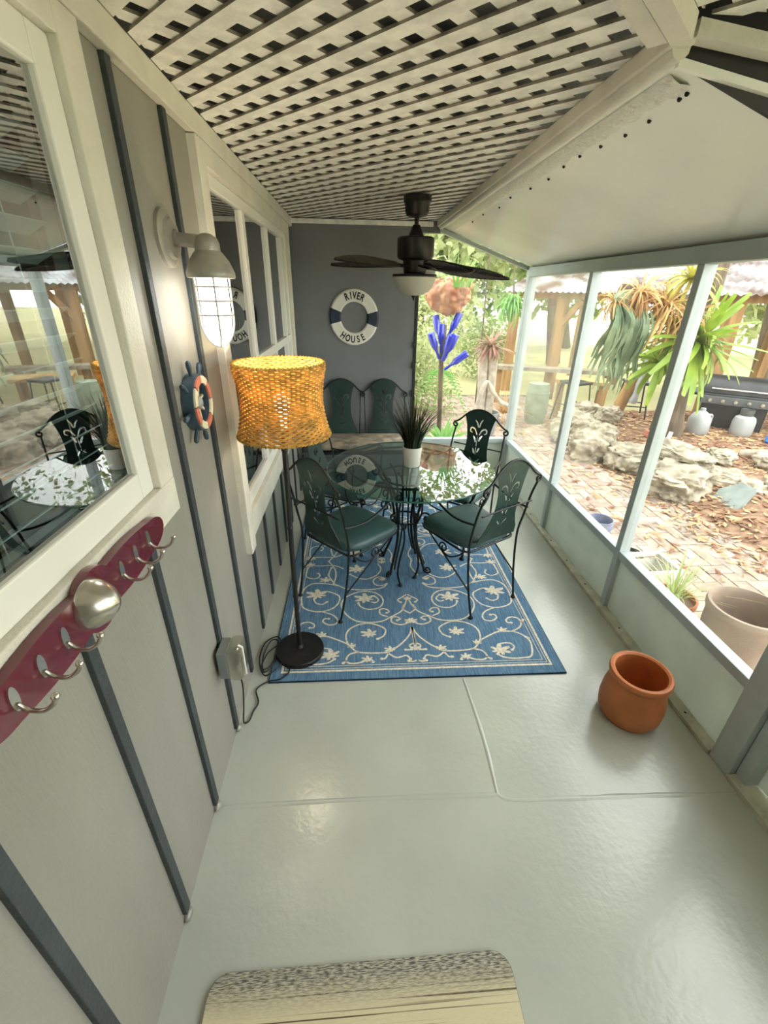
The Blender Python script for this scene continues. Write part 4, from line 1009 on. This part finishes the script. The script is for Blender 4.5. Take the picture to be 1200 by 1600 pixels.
# tree carrying the epiphytes
tr = empty('tree', (4.0, 5.38, 0), 0, 'grey barked tree trunk carrying the hanging bromeliads', 'tree')
q = MB(); P = spline([(4.02, 5.40, -.05), (3.98, 5.38, .3), (4.0, 5.4, .9), (4.02, 5.42, 1.6), (4.1, 5.5, 2.5), (4.2, 5.6, 3.6)], 6); q.tube(P, [.23-.07*min(1, i/8)-.002*i for i in range(len(P))], 14); q.build('trunk', 'bark', tr, smooth=60)
q = MB(); q.tube(spline([(4.02, 5.42, 1.5), (3.7, 5.3, 1.62), (3.3, 5.22, 1.66), (2.85, 5.15, 1.72)], 5), .07, 10); q.build('bough', 'bark', tr, smooth=60)
rosette('bromeliad', (3.72, 4.98, 1.24), 'large lime green bromeliad with broad arching leaves on the tree', 'brom_leaf', 130, .80, .041, 4, tilt=(25, 18), bend=(10, 85), lean=(8, 128), tipw=.5)
rosette('bromeliad', (3.40, 4.98, 1.00), 'smaller lime green bromeliad left of the aluminium post', 'brom_leaf', 36, .52, .034, 5, tilt=(35, -15), bend=(40, 110), lean=(15, 120), tipw=.5)
rosette('bromeliad', (3.52, 5.05, 1.84), 'yellow green bromeliad high on the tree under the header', 'yellow_leaf', 60, .5, .022, 6, tilt=(20, 0), bend=(30, 120), lean=(10, 110), individually=False)
rosette('bromeliad', (3.28, 5.0, 1.58), 'tan dried bromeliad in the middle of the bough', 'dry_leaf', 150, .56, .013, 7, tilt=(30, 5), bend=(60, 150), lean=(20, 130), individually=False)
rosette('bromeliad', (3.00, 5.06, 1.70), 'tan dried bromeliad left of the middle one on the bough', 'dry_leaf', 110, .46, .012, 8, tilt=(20, -10), bend=(60, 150), lean=(20, 130), individually=False)
rosette('bromeliad', (3.56, 4.98, 1.48), 'tan dried bromeliad just above the large lime one', 'dry_leaf', 130, .58, .013, 9, tilt=(38, 0), bend=(80, 160), lean=(30, 135), individually=False)
rosette('bromeliad', (2.78, 5.1, 1.62), 'small dried bromeliad at the left tip of the bough', 'dry_leaf', 80, .36, .011, 10, tilt=(20, -20), bend=(60, 150), lean=(20, 130), individually=False)
sg = empty('staghorn_fern', (2.82, 5.05, 1.55), 0, 'grey green staghorn fern hanging left of the dried bromeliads', 'plant')
r_ = random.Random(21)
for i in range(52):
    x, y = 2.72+r_.uniform(0, .36), 5.05+r_.uniform(-.1, .1); L = r_.uniform(.45, .95); w = r_.uniform(.010, .026); dx = r_.uniform(-.16, .2); q = MB(); v = []; f = []
    for k in range(9):
        t = k/8; c = Vector((x+dx*t**1.5+.03*math.sin(t*5+i), y-.12*math.sin(PI*min(1, t*1.3)), 1.58-L*t+.06*math.sin(PI*t))); ww = w*(.4+1.1*math.sin(PI*(.15+.8*t))); a = r_.uniform(-.3, .3)+i
        v += [c+Vector((math.cos(a*.3), math.sin(a*.3)*.4, 0))*ww, c-Vector((math.cos(a*.3), math.sin(a*.3)*.4, 0))*ww]
    for k in range(8): f.append((2*k, 2*k+1, 2*k+3, 2*k+2))
    q.add(v, f); q.build('frond', 'stag_leaf', sg, smooth=60)
q = MB(); q.sphere((2.88, 5.1, 1.62), .14, 14, 10, (1, .6, .8)); q.build('shield', 'stag_leaf', sg, smooth=60)

# ------------------------------------------------------------------ pavilion
pv = empty('pavilion', (4.2, 7.2, G), 0, 'open wooden pavilion with rusty corrugated metal roof across the yard', 'pavilion')
E1, E2 = Vector((6.2, 4.5, 1.70)), Vector((2.75, 9.2, 1.70)); ed = (E2-E1).normalized(); bk = Vector((-ed.y, ed.x, 0)); bk = bk if bk.y*0+bk.x > 0 else -bk
Ln = (E2-E1).length; nS = 9
for k in range(nS):
    q = MB(); n = 24; v = []; f = []
    for i in range(n+1):
        s = (k+i/n)*Ln/nS; zz = .014*math.sin(2*PI*i/n*6)
        a = E1+ed*s+Vector((0, 0, zz)); b = a+bk*3.4+Vector((0, 0, 1.15)); v += [a, b, a-Vector((0, 0, .004)), b-Vector((0, 0, .004))]
    for i in range(n): c = 4*i; f += [(c, c+1, c+5, c+4), (c+2, c+6, c+7, c+3), (c, c+4, c+6, c+2)]
    q.add(v, f); q.build('roof_sheet', 'roof_metal', pv, smooth=60)
def beam(p, q2, w, hgt, mt, name, par):
    d = (Vector(q2)-Vector(p)); L = d.length; d.normalize(); up = Vector((0, 0, 1)) if abs(d.z) < .9 else Vector((1, 0, 0)); s = d.cross(up).normalized(); u = s.cross(d)
    v = []
    for base in (Vector(p), Vector(q2)):
        for a, b in ((-1, -1), (1, -1), (1, 1), (-1, 1)): v.append(base+s*a*w/2+u*b*hgt/2)
    q = MB(); q.add(v, [(3, 2, 1, 0), (4, 5, 6, 7), (0, 1, 5, 4), (1, 2, 6, 5), (2, 3, 7, 6), (3, 0, 4, 7)]); return q.build(name, mt, par)
ev = Vector((0, 0, 1)); o1 = E1+bk*.25-ev*.02; o2 = E2+bk*.25-ev*.02
beam(o1, o2, .08, .16, 'wood', 'eave_beam', pv)
beam(o1+bk*2.6+ev*.85, o2+bk*2.6+ev*.85, .08, .16, 'wood', 'ridge_beam', pv)
for t in (.08, .36, .80, .97):
    p = o1+(o2-o1)*t; beam((p.x, p.y, G-.04), (p.x, p.y, p.z-.08), .16, .16, 'wood', 'post', pv)
    p2 = p+bk*2.6; beam((p2.x, p2.y, G-.04), (p2.x, p2.y, p.z+.8), .14, .14, 'wood', 'post', pv)
beam(o1+(o2-o1)*.80-ev*.55, o1+(o2-o1)*.74-ev*.1, .07, .09, 'wood', 'knee_brace', pv)
# counter, tables, stools
ct = empty('bar_counter', (3.1, 7.9, G), 0, 'weathered grey bar rail under the pavilion roof', 'counter')
beam((2.35, 8.0, .52), (4.3, 7.3, .52), .28, .06, 'wood_grey', 'counter_top', ct)
for p in ((2.5, 7.95), (3.3, 7.66), (4.15, 7.36)): beam((p[0], p[1], G-.04), (p[0], p[1], .49), .09, .09, 'wood', 'leg', ct)
tb2 = empty('bar_table', (3.45, 6.9, G), 0, 'tan wooden table beside the pavilion stools', 'table')
beam((3.15, 7.05, .47), (3.85, 6.75, .47), .45, .05, 'deck_wood', 'table_top', tb2)
for p in ((3.25, 7.1), (3.2, 6.9), (3.8, 6.85), (3.7, 6.66)): beam((p[0], p[1], G-.04), (p[0], p[1], .45), .06, .06, 'wood', 'leg', tb2)
def stool(loc, rz, label, back=True):
    s_ = empty('bar_stool', (0, 0, 0), 0, label, 'stool', 'black bar stools under the pavilion')
    q = MB(); q.box((-.17, -.17, .60), (.17, .17, .64), bev=.015); q.build('seat', 'grill_black', s_, local=True)
    for a in (-1, 1):
        for b in (-1, 1):
            q = MB(); q.tube([(a*.14, b*.14, .6), (a*.2, b*.2, 0)], .012, 6); q.build('leg', 'grill_black', s_, smooth=50, local=True)
        q = MB(); q.tube([(a*.165, -.165, .3), (a*.165, .165, .3)], .009, 6); q.build('rung', 'grill_black', s_, smooth=50, local=True)
        if back: q = MB(); q.tube([(a*.15, -.16, .62), (a*.15, -.2, 1.0)], .012, 6); q.build('back_post', 'grill_black', s_, smooth=50, local=True)
    if back: q = MB(); q.box((-.16, -.215, .8), (.16, -.195, 1.0), bev=.008); q.build('backrest', 'grill_black', s_, local=True)
    s_.location = loc; s_.rotation_euler = (0, 0, rz)
stool((3.30, 6.65, -.135), .4, 'black bar stool beside the tan pavilion table', False)
stool((4.05, 6.35, -.07), 1.2, 'black high-back bar stool left of the tree trunk')
wp = empty('wood_post', (3.62, 6.05, 0), 0, 'short peeled timber post with white cloth by the rocks', 'post')
q = MB(); q.tube([(3.60, 6.05, -.1), (3.68, 6.0, .35), (3.76, 5.95, .72)], [.085, .08, .075], 10); q.build('post_shaft', 'wood', wp, smooth=50)
q = MB(); q.tube(spline([(3.77, 5.9, .35), (3.80, 5.88, .6), (3.82, 5.88, .95)], 4), [.05+.01*math.sin(i*2) for i in range(9)], 10); q.build('cloth', 'tank_white', wp, smooth=60)
# grill
gr = empty('grill', (5.08, 5.72, G), R(-38), 'black gas grill with folded shelves under the pavilion roof', 'grill')
def gb(nm, a, b, mt, bev=.01): q = MB(); q.box(a, b, bev=bev); return q.build(nm, mt, gr, local=True)
gb('cart', (-.36, -.24, .12), (.36, .24, .50), 'grill_black'); gb('firebox', (-.40, -.26, .50), (.40, .26, .64), 'grill_black', .03)
q = MB(); v = []; f = []
for i in range(11):
    a = PI*i/10; v += [(-.40, -.26*math.cos(a), .64+.2*math.sin(a)), (.40, -.26*math.cos(a), .64+.2*math.sin(a))]
for i in range(10): f.append((2*i, 2*i+1, 2*i+3, 2*i+2))
f += [tuple(2*i for i in range(10, -1, -1)), tuple(2*i+1 for i in range(11))]; q.add(v, f); q.build('lid', 'grill_black', gr, smooth=40, local=True)
gb('control_panel', (-.38, -.29, .50), (.38, -.26, .60), 'grill_grey', .006); gb('side_shelf', (.42, -.22, .58), (.78, .22, .62), 'grill_black'); gb('side_shelf', (-.70, -.22, .58), (-.42, .22, .62), 'grill_black')
for k in range(5): q = MB(); q.lathe([(.025, 0), (.022, .03), (.0001, .031)], 12, Matrix.Translation((-.28+.14*k, -.29, .55)) @ Matrix.Rotation(R(90), 4, 'X'), (True, False)); q.build('knob', 'steel', gr, smooth=40, local=True)
q = MB(); q.tube([(-.3, -.3, .70), (.3, -.3, .70)], .012, 8); q.build('lid_handle', 'steel', gr, smooth=40, local=True)
for a in (-.33, .33):
    for b in (-.2, .2): q = MB(); q.lathe([(.05, -.02), (.05, .02)], 16, Matrix.Translation((a, b, .07)) @ Matrix.Rotation(R(90), 4, 'Y')); q.build('wheel', 'black_rubber', gr, smooth=40, local=True)
pt = empty('propane_tank', (4.92, 5.28, .06), 0, 'white propane cylinder standing in front of the black grill', 'tank')
q = MB(); q.lathe([(.09, 0), (.12, .03), (.125, .08), (.125, .20), (.11, .25), (.07, .275), (.0001, .28)], 28, None, (True, False)); q.build('cylinder', 'tank_white', pt, smooth=40, local=True)
q = MB(); q.lathe([(.07, .27), (.075, .35)], 20, None, (False, False)); q.lathe([(.02, .27), (.02, .33)], 12); q.build('collar', 'grill_grey', pt, smooth=40, local=True)
jg = empty('plastic_jug', (4.42, 5.40, .06), 0, 'translucent white plastic jug between the trunk and the grill', 'jug')
q = MB(); q.lathe([(.11, 0), (.13, .03), (.13, .2), (.09, .27), (.03, .31), (.03, .34), (.0001, .345)], 24, None, (True, False)); q.build('body', 'tank_white', jg, smooth=40, local=True)
q = MB(); q.tube(spline([(.1, 0, .25), (.15, 0, .24), (.14, 0, .14), (.12, 0, .1)], 4), .015, 8); q.build('handle', 'tank_white', jg, smooth=40, local=True)
dk = empty('deck_edge', (4.9, 5.1, G), 0, 'tan timber boards edging the grill platform', 'deck')
dA, dB = Vector((4.25, 5.62, .06)), Vector((5.75, 4.55, .06)); dn = Vector((.58, .81, 0))
for k in range(6): beam(dA+dn*(.02+.145*k), dB+dn*(.02+.145*k), .14, .03, 'deck_wood', 'plank', dk)
bs = empty('blue_scoop', (4.98, 4.90, .10), .6, 'bright blue plastic scoop lying beside the grill platform', 'scoop')
q = MB(); q.lathe([(.03, 0), (.055, .05), (.06, .1)], 16, Matrix.Rotation(R(70), 4, 'Y'), (True, False)); q.build('bowl', 'blue_plastic', bs, smooth=50, local=True)
q = MB(); q.tube([(0, 0, 0), (-.1, 0, .04)], .012, 8); q.build('handle', 'blue_plastic', bs, smooth=50, local=True)
q = MB(); q.tube([(3.55, 4.75, .03), (3.62, 4.78, .27)], .022, 10); o = q.build('pipe_stub', 'pvc', None, smooth=50); tag(o, 'white plastic pipe stub sticking out of the mulch', 'pipe')
q = MB(); q.box((3.62, 5.15, .08), (3.80, 5.25, .16), bev=.008); o = q.build('loose_brick', 'pink_brick'); tag(o, 'single pink brick lying at the foot of the tree', 'brick')
q = MB(); q.tube(spline([(4.3, 4.5, .10), (4.45, 4.2, .2), (4.6, 4.05, .14), (4.75, 3.75, .22), (4.8, 3.5, .12)], 5), [.045, .05, .04, .045, .035]*4+[.02], 9); o = q.build('driftwood', 'driftwood', None, smooth=60); tag(o, 'grey driftwood branch lying on the mulch at the right', 'driftwood')
ht = empty('timber_prop', (5.25, 4.75, 0), 0, 'leaning timber prop with terracotta pot near the grill', 'post')
beam((5.1, 4.85, -.05), (5.45, 4.85, .75), .12, .1, 'wood', 'prop', ht)
q = MB(); q.lathe([(.06, 0), (.09, .13), (.095, .16)], 20, Matrix.Translation((5.3, 4.72, .32)), (True, False)); q.build('hung_pot', 'terracotta', ht, smooth=40)

# ------------------------------------------------------------------ pots just outside the kick panels
def potthing(name, loc, prof, mt, label, inner='soil', n=44):
    r_ = empty(name, loc, 0, label, 'pot'); q = MB(); q.lathe(prof, n, None, (True, False)); q.build('pot_body', mt, r_, smooth=40, local=True); return r_
bp_ = potthing('urn_pot', (1.955, 1.66, G+.002), [(.12, 0), (.135, .01), (.155, .12), (.168, .25), (.170, .33), (.178, .345), (.182, .37), (.178, .388), (.166, .39), (.158, .37), (.15, .25), (.12, .06), (.0001, .05)], 'taupe', 'large taupe glazed pot just outside the sill by the wide post')
q = MB(); q.tube(spline([(.176, -.05, .28), (.2, -.02, .275), (.2, .03, .275), (.176, .06, .28)], 4), .008, 8, M=Matrix.Rotation(R(-75), 4, 'Z')); q.build('lug_handle', 'taupe', bp_, smooth=50, local=True)
sq = empty('square_planter', (1.965, 2.38, G+.002), R(3), 'empty white square planter on the brick paving', 'planter')
def sq_ring(z0, z1, s0, s1, i0, i1, q, lid=True):
    v = [(a*s0, b*s0, z0) for a, b in ((-1, -1), (1, -1), (1, 1), (-1, 1))]+[(a*s1, b*s1, z1) for a, b in ((-1, -1), (1, -1), (1, 1), (-1, 1))]+[(a*i1, b*i1, z1) for a, b in ((-1, -1), (1, -1), (1, 1), (-1, 1))]+[(a*i0, b*i0, z0+.03) for a, b in ((-1, -1), (1, -1), (1, 1), (-1, 1))]
    f = [(3, 2, 1, 0)]+[(i, (i+1) % 4, 4+(i+1) % 4, 4+i) for i in range(4)]+[(4+i, 4+(i+1) % 4, 8+(i+1) % 4, 8+i) for i in range(4)]+[(8+i, 8+(i+1) % 4, 12+(i+1) % 4, 12+i) for i in range(4)]+[(12, 13, 14, 15)]
    if not lid: f = f[1:-1]+[(i, (i+1) % 4, 12+(i+1) % 4, 12+i) for i in range(4)]
    q.add(v, f)
q = MB(); sq_ring(0, .14, .095, .115, .08, .10, q); q.build('tub', 'white_pot', sq, local=True)
q = MB(); sq_ring(.135, .185, .132, .132, .103, .103, q, False); q.build('lip', 'white_pot', sq, local=True)
q = MB(); q.box((-.085, -.085, .032), (.085, .085, .06)); q.build('soil_fill', 'soil', sq, local=True)
sp = potthing('spider_plant_pot', (1.86, 2.02, G+.002), [(.09, 0), (.12, .15), (.128, .155), (.128, .185), (.115, .185), (.10, .05), (.0001, .05)], 'terracotta', 'terracotta pot with striped spider plant outside the sill')
o = blades(70, .05, 1.5, .30, 9, .006).build('leaves', 'stripe_leaf', sp, local=True); o.location = (0, 0, .15)
q = MB(); q.lathe([(.112, .15), (.0001, .155)], 24, None, (False, False)); q.build('soil_fill', 'soil', sp, local=True)
bl = potthing('glazed_pot', (1.90, 2.98, G+.002), [(.07, 0), (.085, .03), (.095, .14), (.1, .19), (.1, .2), (.09, .2), (.085, .14), (.07, .04), (.0001, .04)], 'blue_glaze', 'small blue grey glazed pot farthest along the sill')
q = MB(); annulus(q, .097, .103, .14, .165, n=44); q.build('rim_band', 'blue_glaze', bl, smooth=40, local=True)
dp = potthing('plant_saucer', (2.03, 2.72, G+.002), [(.09, 0), (.10, .04), (.095, .045), (.085, .02), (.0001, .015)], 'black', 'dark empty plant saucer between the glazed pot and square planter')

# ------------------------------------------------------------------ garden beyond the end screen
bt = empty('bottle_tree', (.97, 5.22, G), 0, 'post of cobalt blue glass bottles beyond the end screen', 'bottle tree')
q = MB(); q.tube(spline([(1.0, 5.22, -.13), (.98, 5.22, .5), (.96, 5.22, 1.0), (.97, 5.22, 1.35)], 5), .028, 8); q.build('pole', 'bark', bt, smooth=50)
def bottle(base, tip, s=1.):
    b, t = Vector(base), Vector(tip); d = (t-b).normalized(); M = Matrix.Translation(b) @ d.to_track_quat('Z', 'Y').to_matrix().to_4x4() @ Matrix.Diagonal((s, s, s, 1))
    q = MB(); q.lathe([(.014, 0), (.015, .03), (.015, .09), (.024, .12), (.037, .15), (.038, .17), (.038, .295), (.034, .30), (.0001, .29)], 20, M, (True, False)); return q.build('bottle', 'cobalt', bt, smooth=40)
for base, tip in (((.945, 5.2, 1.06), (.92, 5.2, 1.5)), ((.98, 5.18, .98), (1.10, 5.12, 1.30)), ((.93, 5.2, 1.0), (.83, 5.15, 1.22)), ((1.0, 5.2, .88), (1.14, 5.15, 1.0)), ((1.0, 5.22, 1.2), (1.12, 5.2, 1.46)), ((.94, 5.25, 1.15), (.86, 5.25, 1.48)), ((.96, 5.18, .98), (1.04, 5.05, 1.32))): bottle(base, tip, 1.02)
fp = empty('clay_planter', (1.0, 5.24, 1.35), 0, 'lumpy peach clay hanging planter above the blue bottles', 'planter')
bm = bmesh.new(); bmesh.ops.create_icosphere(bm, subdivisions=5, radius=1)
for v in bm.verts:
    p = v.co.copy(); d = 1+.22*noise.noise(p*2.0)+.14*noise.noise(p*4.5)-.12*abs(noise.noise(p*3.3+Vector((5, 2, 1))))+.04*noise.noise(p*12)
    if p.z > .5: p.z = .5+(p.z-.5)*.3
    v.co = Vector((p.x*.24, p.y*.2, p.z*.22))*d
q = MB(); q.bm(bm, Matrix.Translation((1.0, 5.24, 1.68))); q.build('bowl', 'clay_peach', fp, smooth=70)
o = blades(40, .16, 1.6, .34, 12, .011).build('trailing_leaves', 'fern_leaf', fp); o.location = (1.05, 5.1, 1.72)
rosette('bromeliad', (1.74, 6.0, 1.06), 'pinkish spiky bromeliad on a stump beyond the end screen', 'pink_leaf', 100, .36, .014, 14, tilt=(10, 0), bend=(20, 110), lean=(15, 120), individually=False)
sm = empty('tree_stump', (1.74, 6.05, G), 0, 'pale forked stump holding the pink bromeliad', 'stump')
for a, b in (((1.70, 6.05, -.13), (1.66, 6.05, 1.02)), ((1.80, 6.05, -.13), (1.80, 6.05, 1.0))): q = MB(); q.tube([a, ((a[0]+b[0])/2+.02, a[1], .45), b], [.075, .06, .07], 10); q.build('stem', 'driftwood', sm, smooth=60)
q = MB(); q.tube(spline([(1.55, 5.9, .1), (1.62, 5.85, .42), (1.70, 5.85, .63), (1.80, 5.85, .5), (1.95, 5.85, .35), (2.2, 5.85, .28)], 5), [.028+.006*math.sin(i) for i in range(26)], 9); o = q.build('driftwood', 'driftwood', None, smooth=60); tag(o, 'arched bleached driftwood branch in front of the forked stump', 'driftwood')
bk_ = empty('bucket', (1.80, 5.95, G), 0, 'grey plastic bucket at the foot of the stump', 'bucket')
q = MB(); q.lathe([(.11, 0), (.135, .28), (.145, .285), (.145, .31), (.13, .31), (.12, .2), (.0001, .2)], 28, None, (True, False)); q.build('body', 'bucket_grey', bk_, smooth=40, local=True)
q = MB(); q.tube([(.14*math.cos(PI*i/12), -.03-.06*math.sin(PI*i/12), .29-.1*math.sin(PI*i/12)) for i in range(13)], .004, 6); q.build('bail_handle', 'grill_grey', bk_, smooth=50, local=True)
bb = empty('rain_barrel', (2.72, 6.6, G), 0, 'faded green barrel behind the screen corner post', 'barrel')
q = MB(); q.lathe([(.14, 0), (.165, .15), (.17, .3), (.165, .45), (.14, .58), (.0001, .585)], 28, None, (True, False)); q.build('drum', 'barrel_green', bb, smooth=40, local=True)
for z in (.15, .43): q = MB(); annulus(q, .163, .172, z, z+.03, n=28); q.build('hoop', 'barrel_green', bb, smooth=40, local=True)
fr = empty('fern', (1.1, 5.6, .62), 0, 'light green fern frond arching below the blue bottles', 'fern')
for kk, (az, L, b0) in enumerate(((-70, .55, 40), (-40, .5, 30), (-110, .5, 50), (-20, .42, 60), (200, .4, 40))):
    q = MB(); d = Vector((math.cos(R(az)), math.sin(R(az)), 0)); s = Vector((-d.y, d.x, 0)); prev = None
    for i in range(16):
        t = i/15; c = Vector((1.0, 5.55, .82))+d*L*t*.8+Vector((0, 0, .12*t-.55*t*t)); w = .11*math.sin(PI*(.1+.85*t))+.01
        for sg_ in (-1, 1): q.add([c, c+s*sg_*w*.5+d*.015+Vector((0, 0, -.005)), c+s*sg_*w+d*.01-Vector((0, 0, .03)), c+s*sg_*w*.5-d*.012], [(0, 1, 2, 3)])
    q.build('frond', 'fern_leaf', fr)
rosette('bromeliad', (1.0, 5.0, .02), 'broad leaved green bromeliad at the foot of the bottle post', 'fern_leaf', 34, .52, .04, 15, tilt=(5, 0), bend=(20, 90), lean=(5, 70), tipw=.2)
rosette('bromeliad', (1.35, 5.35, -.05), 'yellow green strappy plant right of the bottle post', 'yellow_leaf', 40, .42, .018, 16, bend=(30, 110), lean=(5, 95), individually=False)
hp = rosette('hanging_plant', (2.28, 7.0, 1.58), 'green trailing plant hanging from the tree limb beyond the corner', 'fern_leaf', 150, .55, .012, 17, bend=(90, 190), lean=(20, 140), individually=False)
q = MB(); q.tube(spline([(2.02, 7.5, -.135), (1.98, 7.4, 1.2), (1.95, 7.3, 2.2), (2.02, 7.15, 2.5), (2.2, 7.05, 2.3), (2.28, 7.0, 1.6)], 4), .012, 7); q.build('hanger_limb', 'bark', hp, smooth=50)
rosette('dry_clump', (2.2, 6.5, .05), 'tuft of dry tan grass beyond the driftwood', 'dry_leaf', 90, .5, .008, 18, bend=(10, 100), lean=(5, 70), individually=False)
# shrubs and trees behind
BUSH = [((.9, 7.2, .5), (.7, .6, .8), 2200, 'bush_b', 'light green shrub behind the blue bottles'), ((2.9, 10.5, .6), (.9, .7, .8), 2000, 'bush_a', 'mid green shrub behind the pavilion rail'),
        ((1.3, 8.8, 1.2), (1.0, .8, 1.3), 2600, 'bush_b', 'tall pale shrub behind the peach planter'), ((.2, 6.4, .9), (.7, .6, 1.3), 2400, 'bush_a', 'leafy shrub half hidden by the end wall')]
for k, (loc, rad, n, mt, lb) in enumerate(BUSH): leafcloud('shrub', loc, rad, n, mt, 30+k, (.10, .022), lb, 'shrub', 'garden shrubs beyond the end screen')
TREES = [((2.0, 15, 3.2), (3.0, 2.0, 2.6), 'bush_b', 'pale green tree far behind the bottle post'), ((7.5, 17, 3.4), (3.2, 2, 2.8), 'bush_a', 'green tree behind the left end of the pavilion'), ((13, 14, 3.2), (3.4, 2.2, 3.0), 'bush_b', 'pale green tree behind the middle of the pavilion'),
         ((-2.5, 12, 3.0), (2.6, 2, 2.8), 'bush_c', 'darker tree far behind the end wall'), ((17, 8, 3.0), (3.0, 3, 3.0), 'bush_a', 'green tree behind the right side of the pavilion'), ((4.6, 22, 3.2), (4.2, 2, 3.2), 'bush_c', 'distant dark tree at the back of the lawn'),
         ((1.0, 12, 6.2), (2.6, 2.2, 2.6), 'bush_b', 'tall pale tree rising behind the peach planter'), ((5.4, 13, 6.0), (2.8, 2.4, 3.0), 'bush_b', 'tall pale tree rising behind the pavilion roof'), ((9.5, 10.5, 6.0), (2.8, 2.4, 3.0), 'bush_c', 'tall dark tree rising behind the grill')]
for k, (loc, rad, mt, lb) in enumerate(TREES): leafcloud('garden_tree', loc, rad, 5200 if k < 6 else 4200, mt, 50+k, (.34, .10) if k < 6 else (.2, .055), lb, 'tree', 'trees at the back of the garden', trunk=(.2, .6))
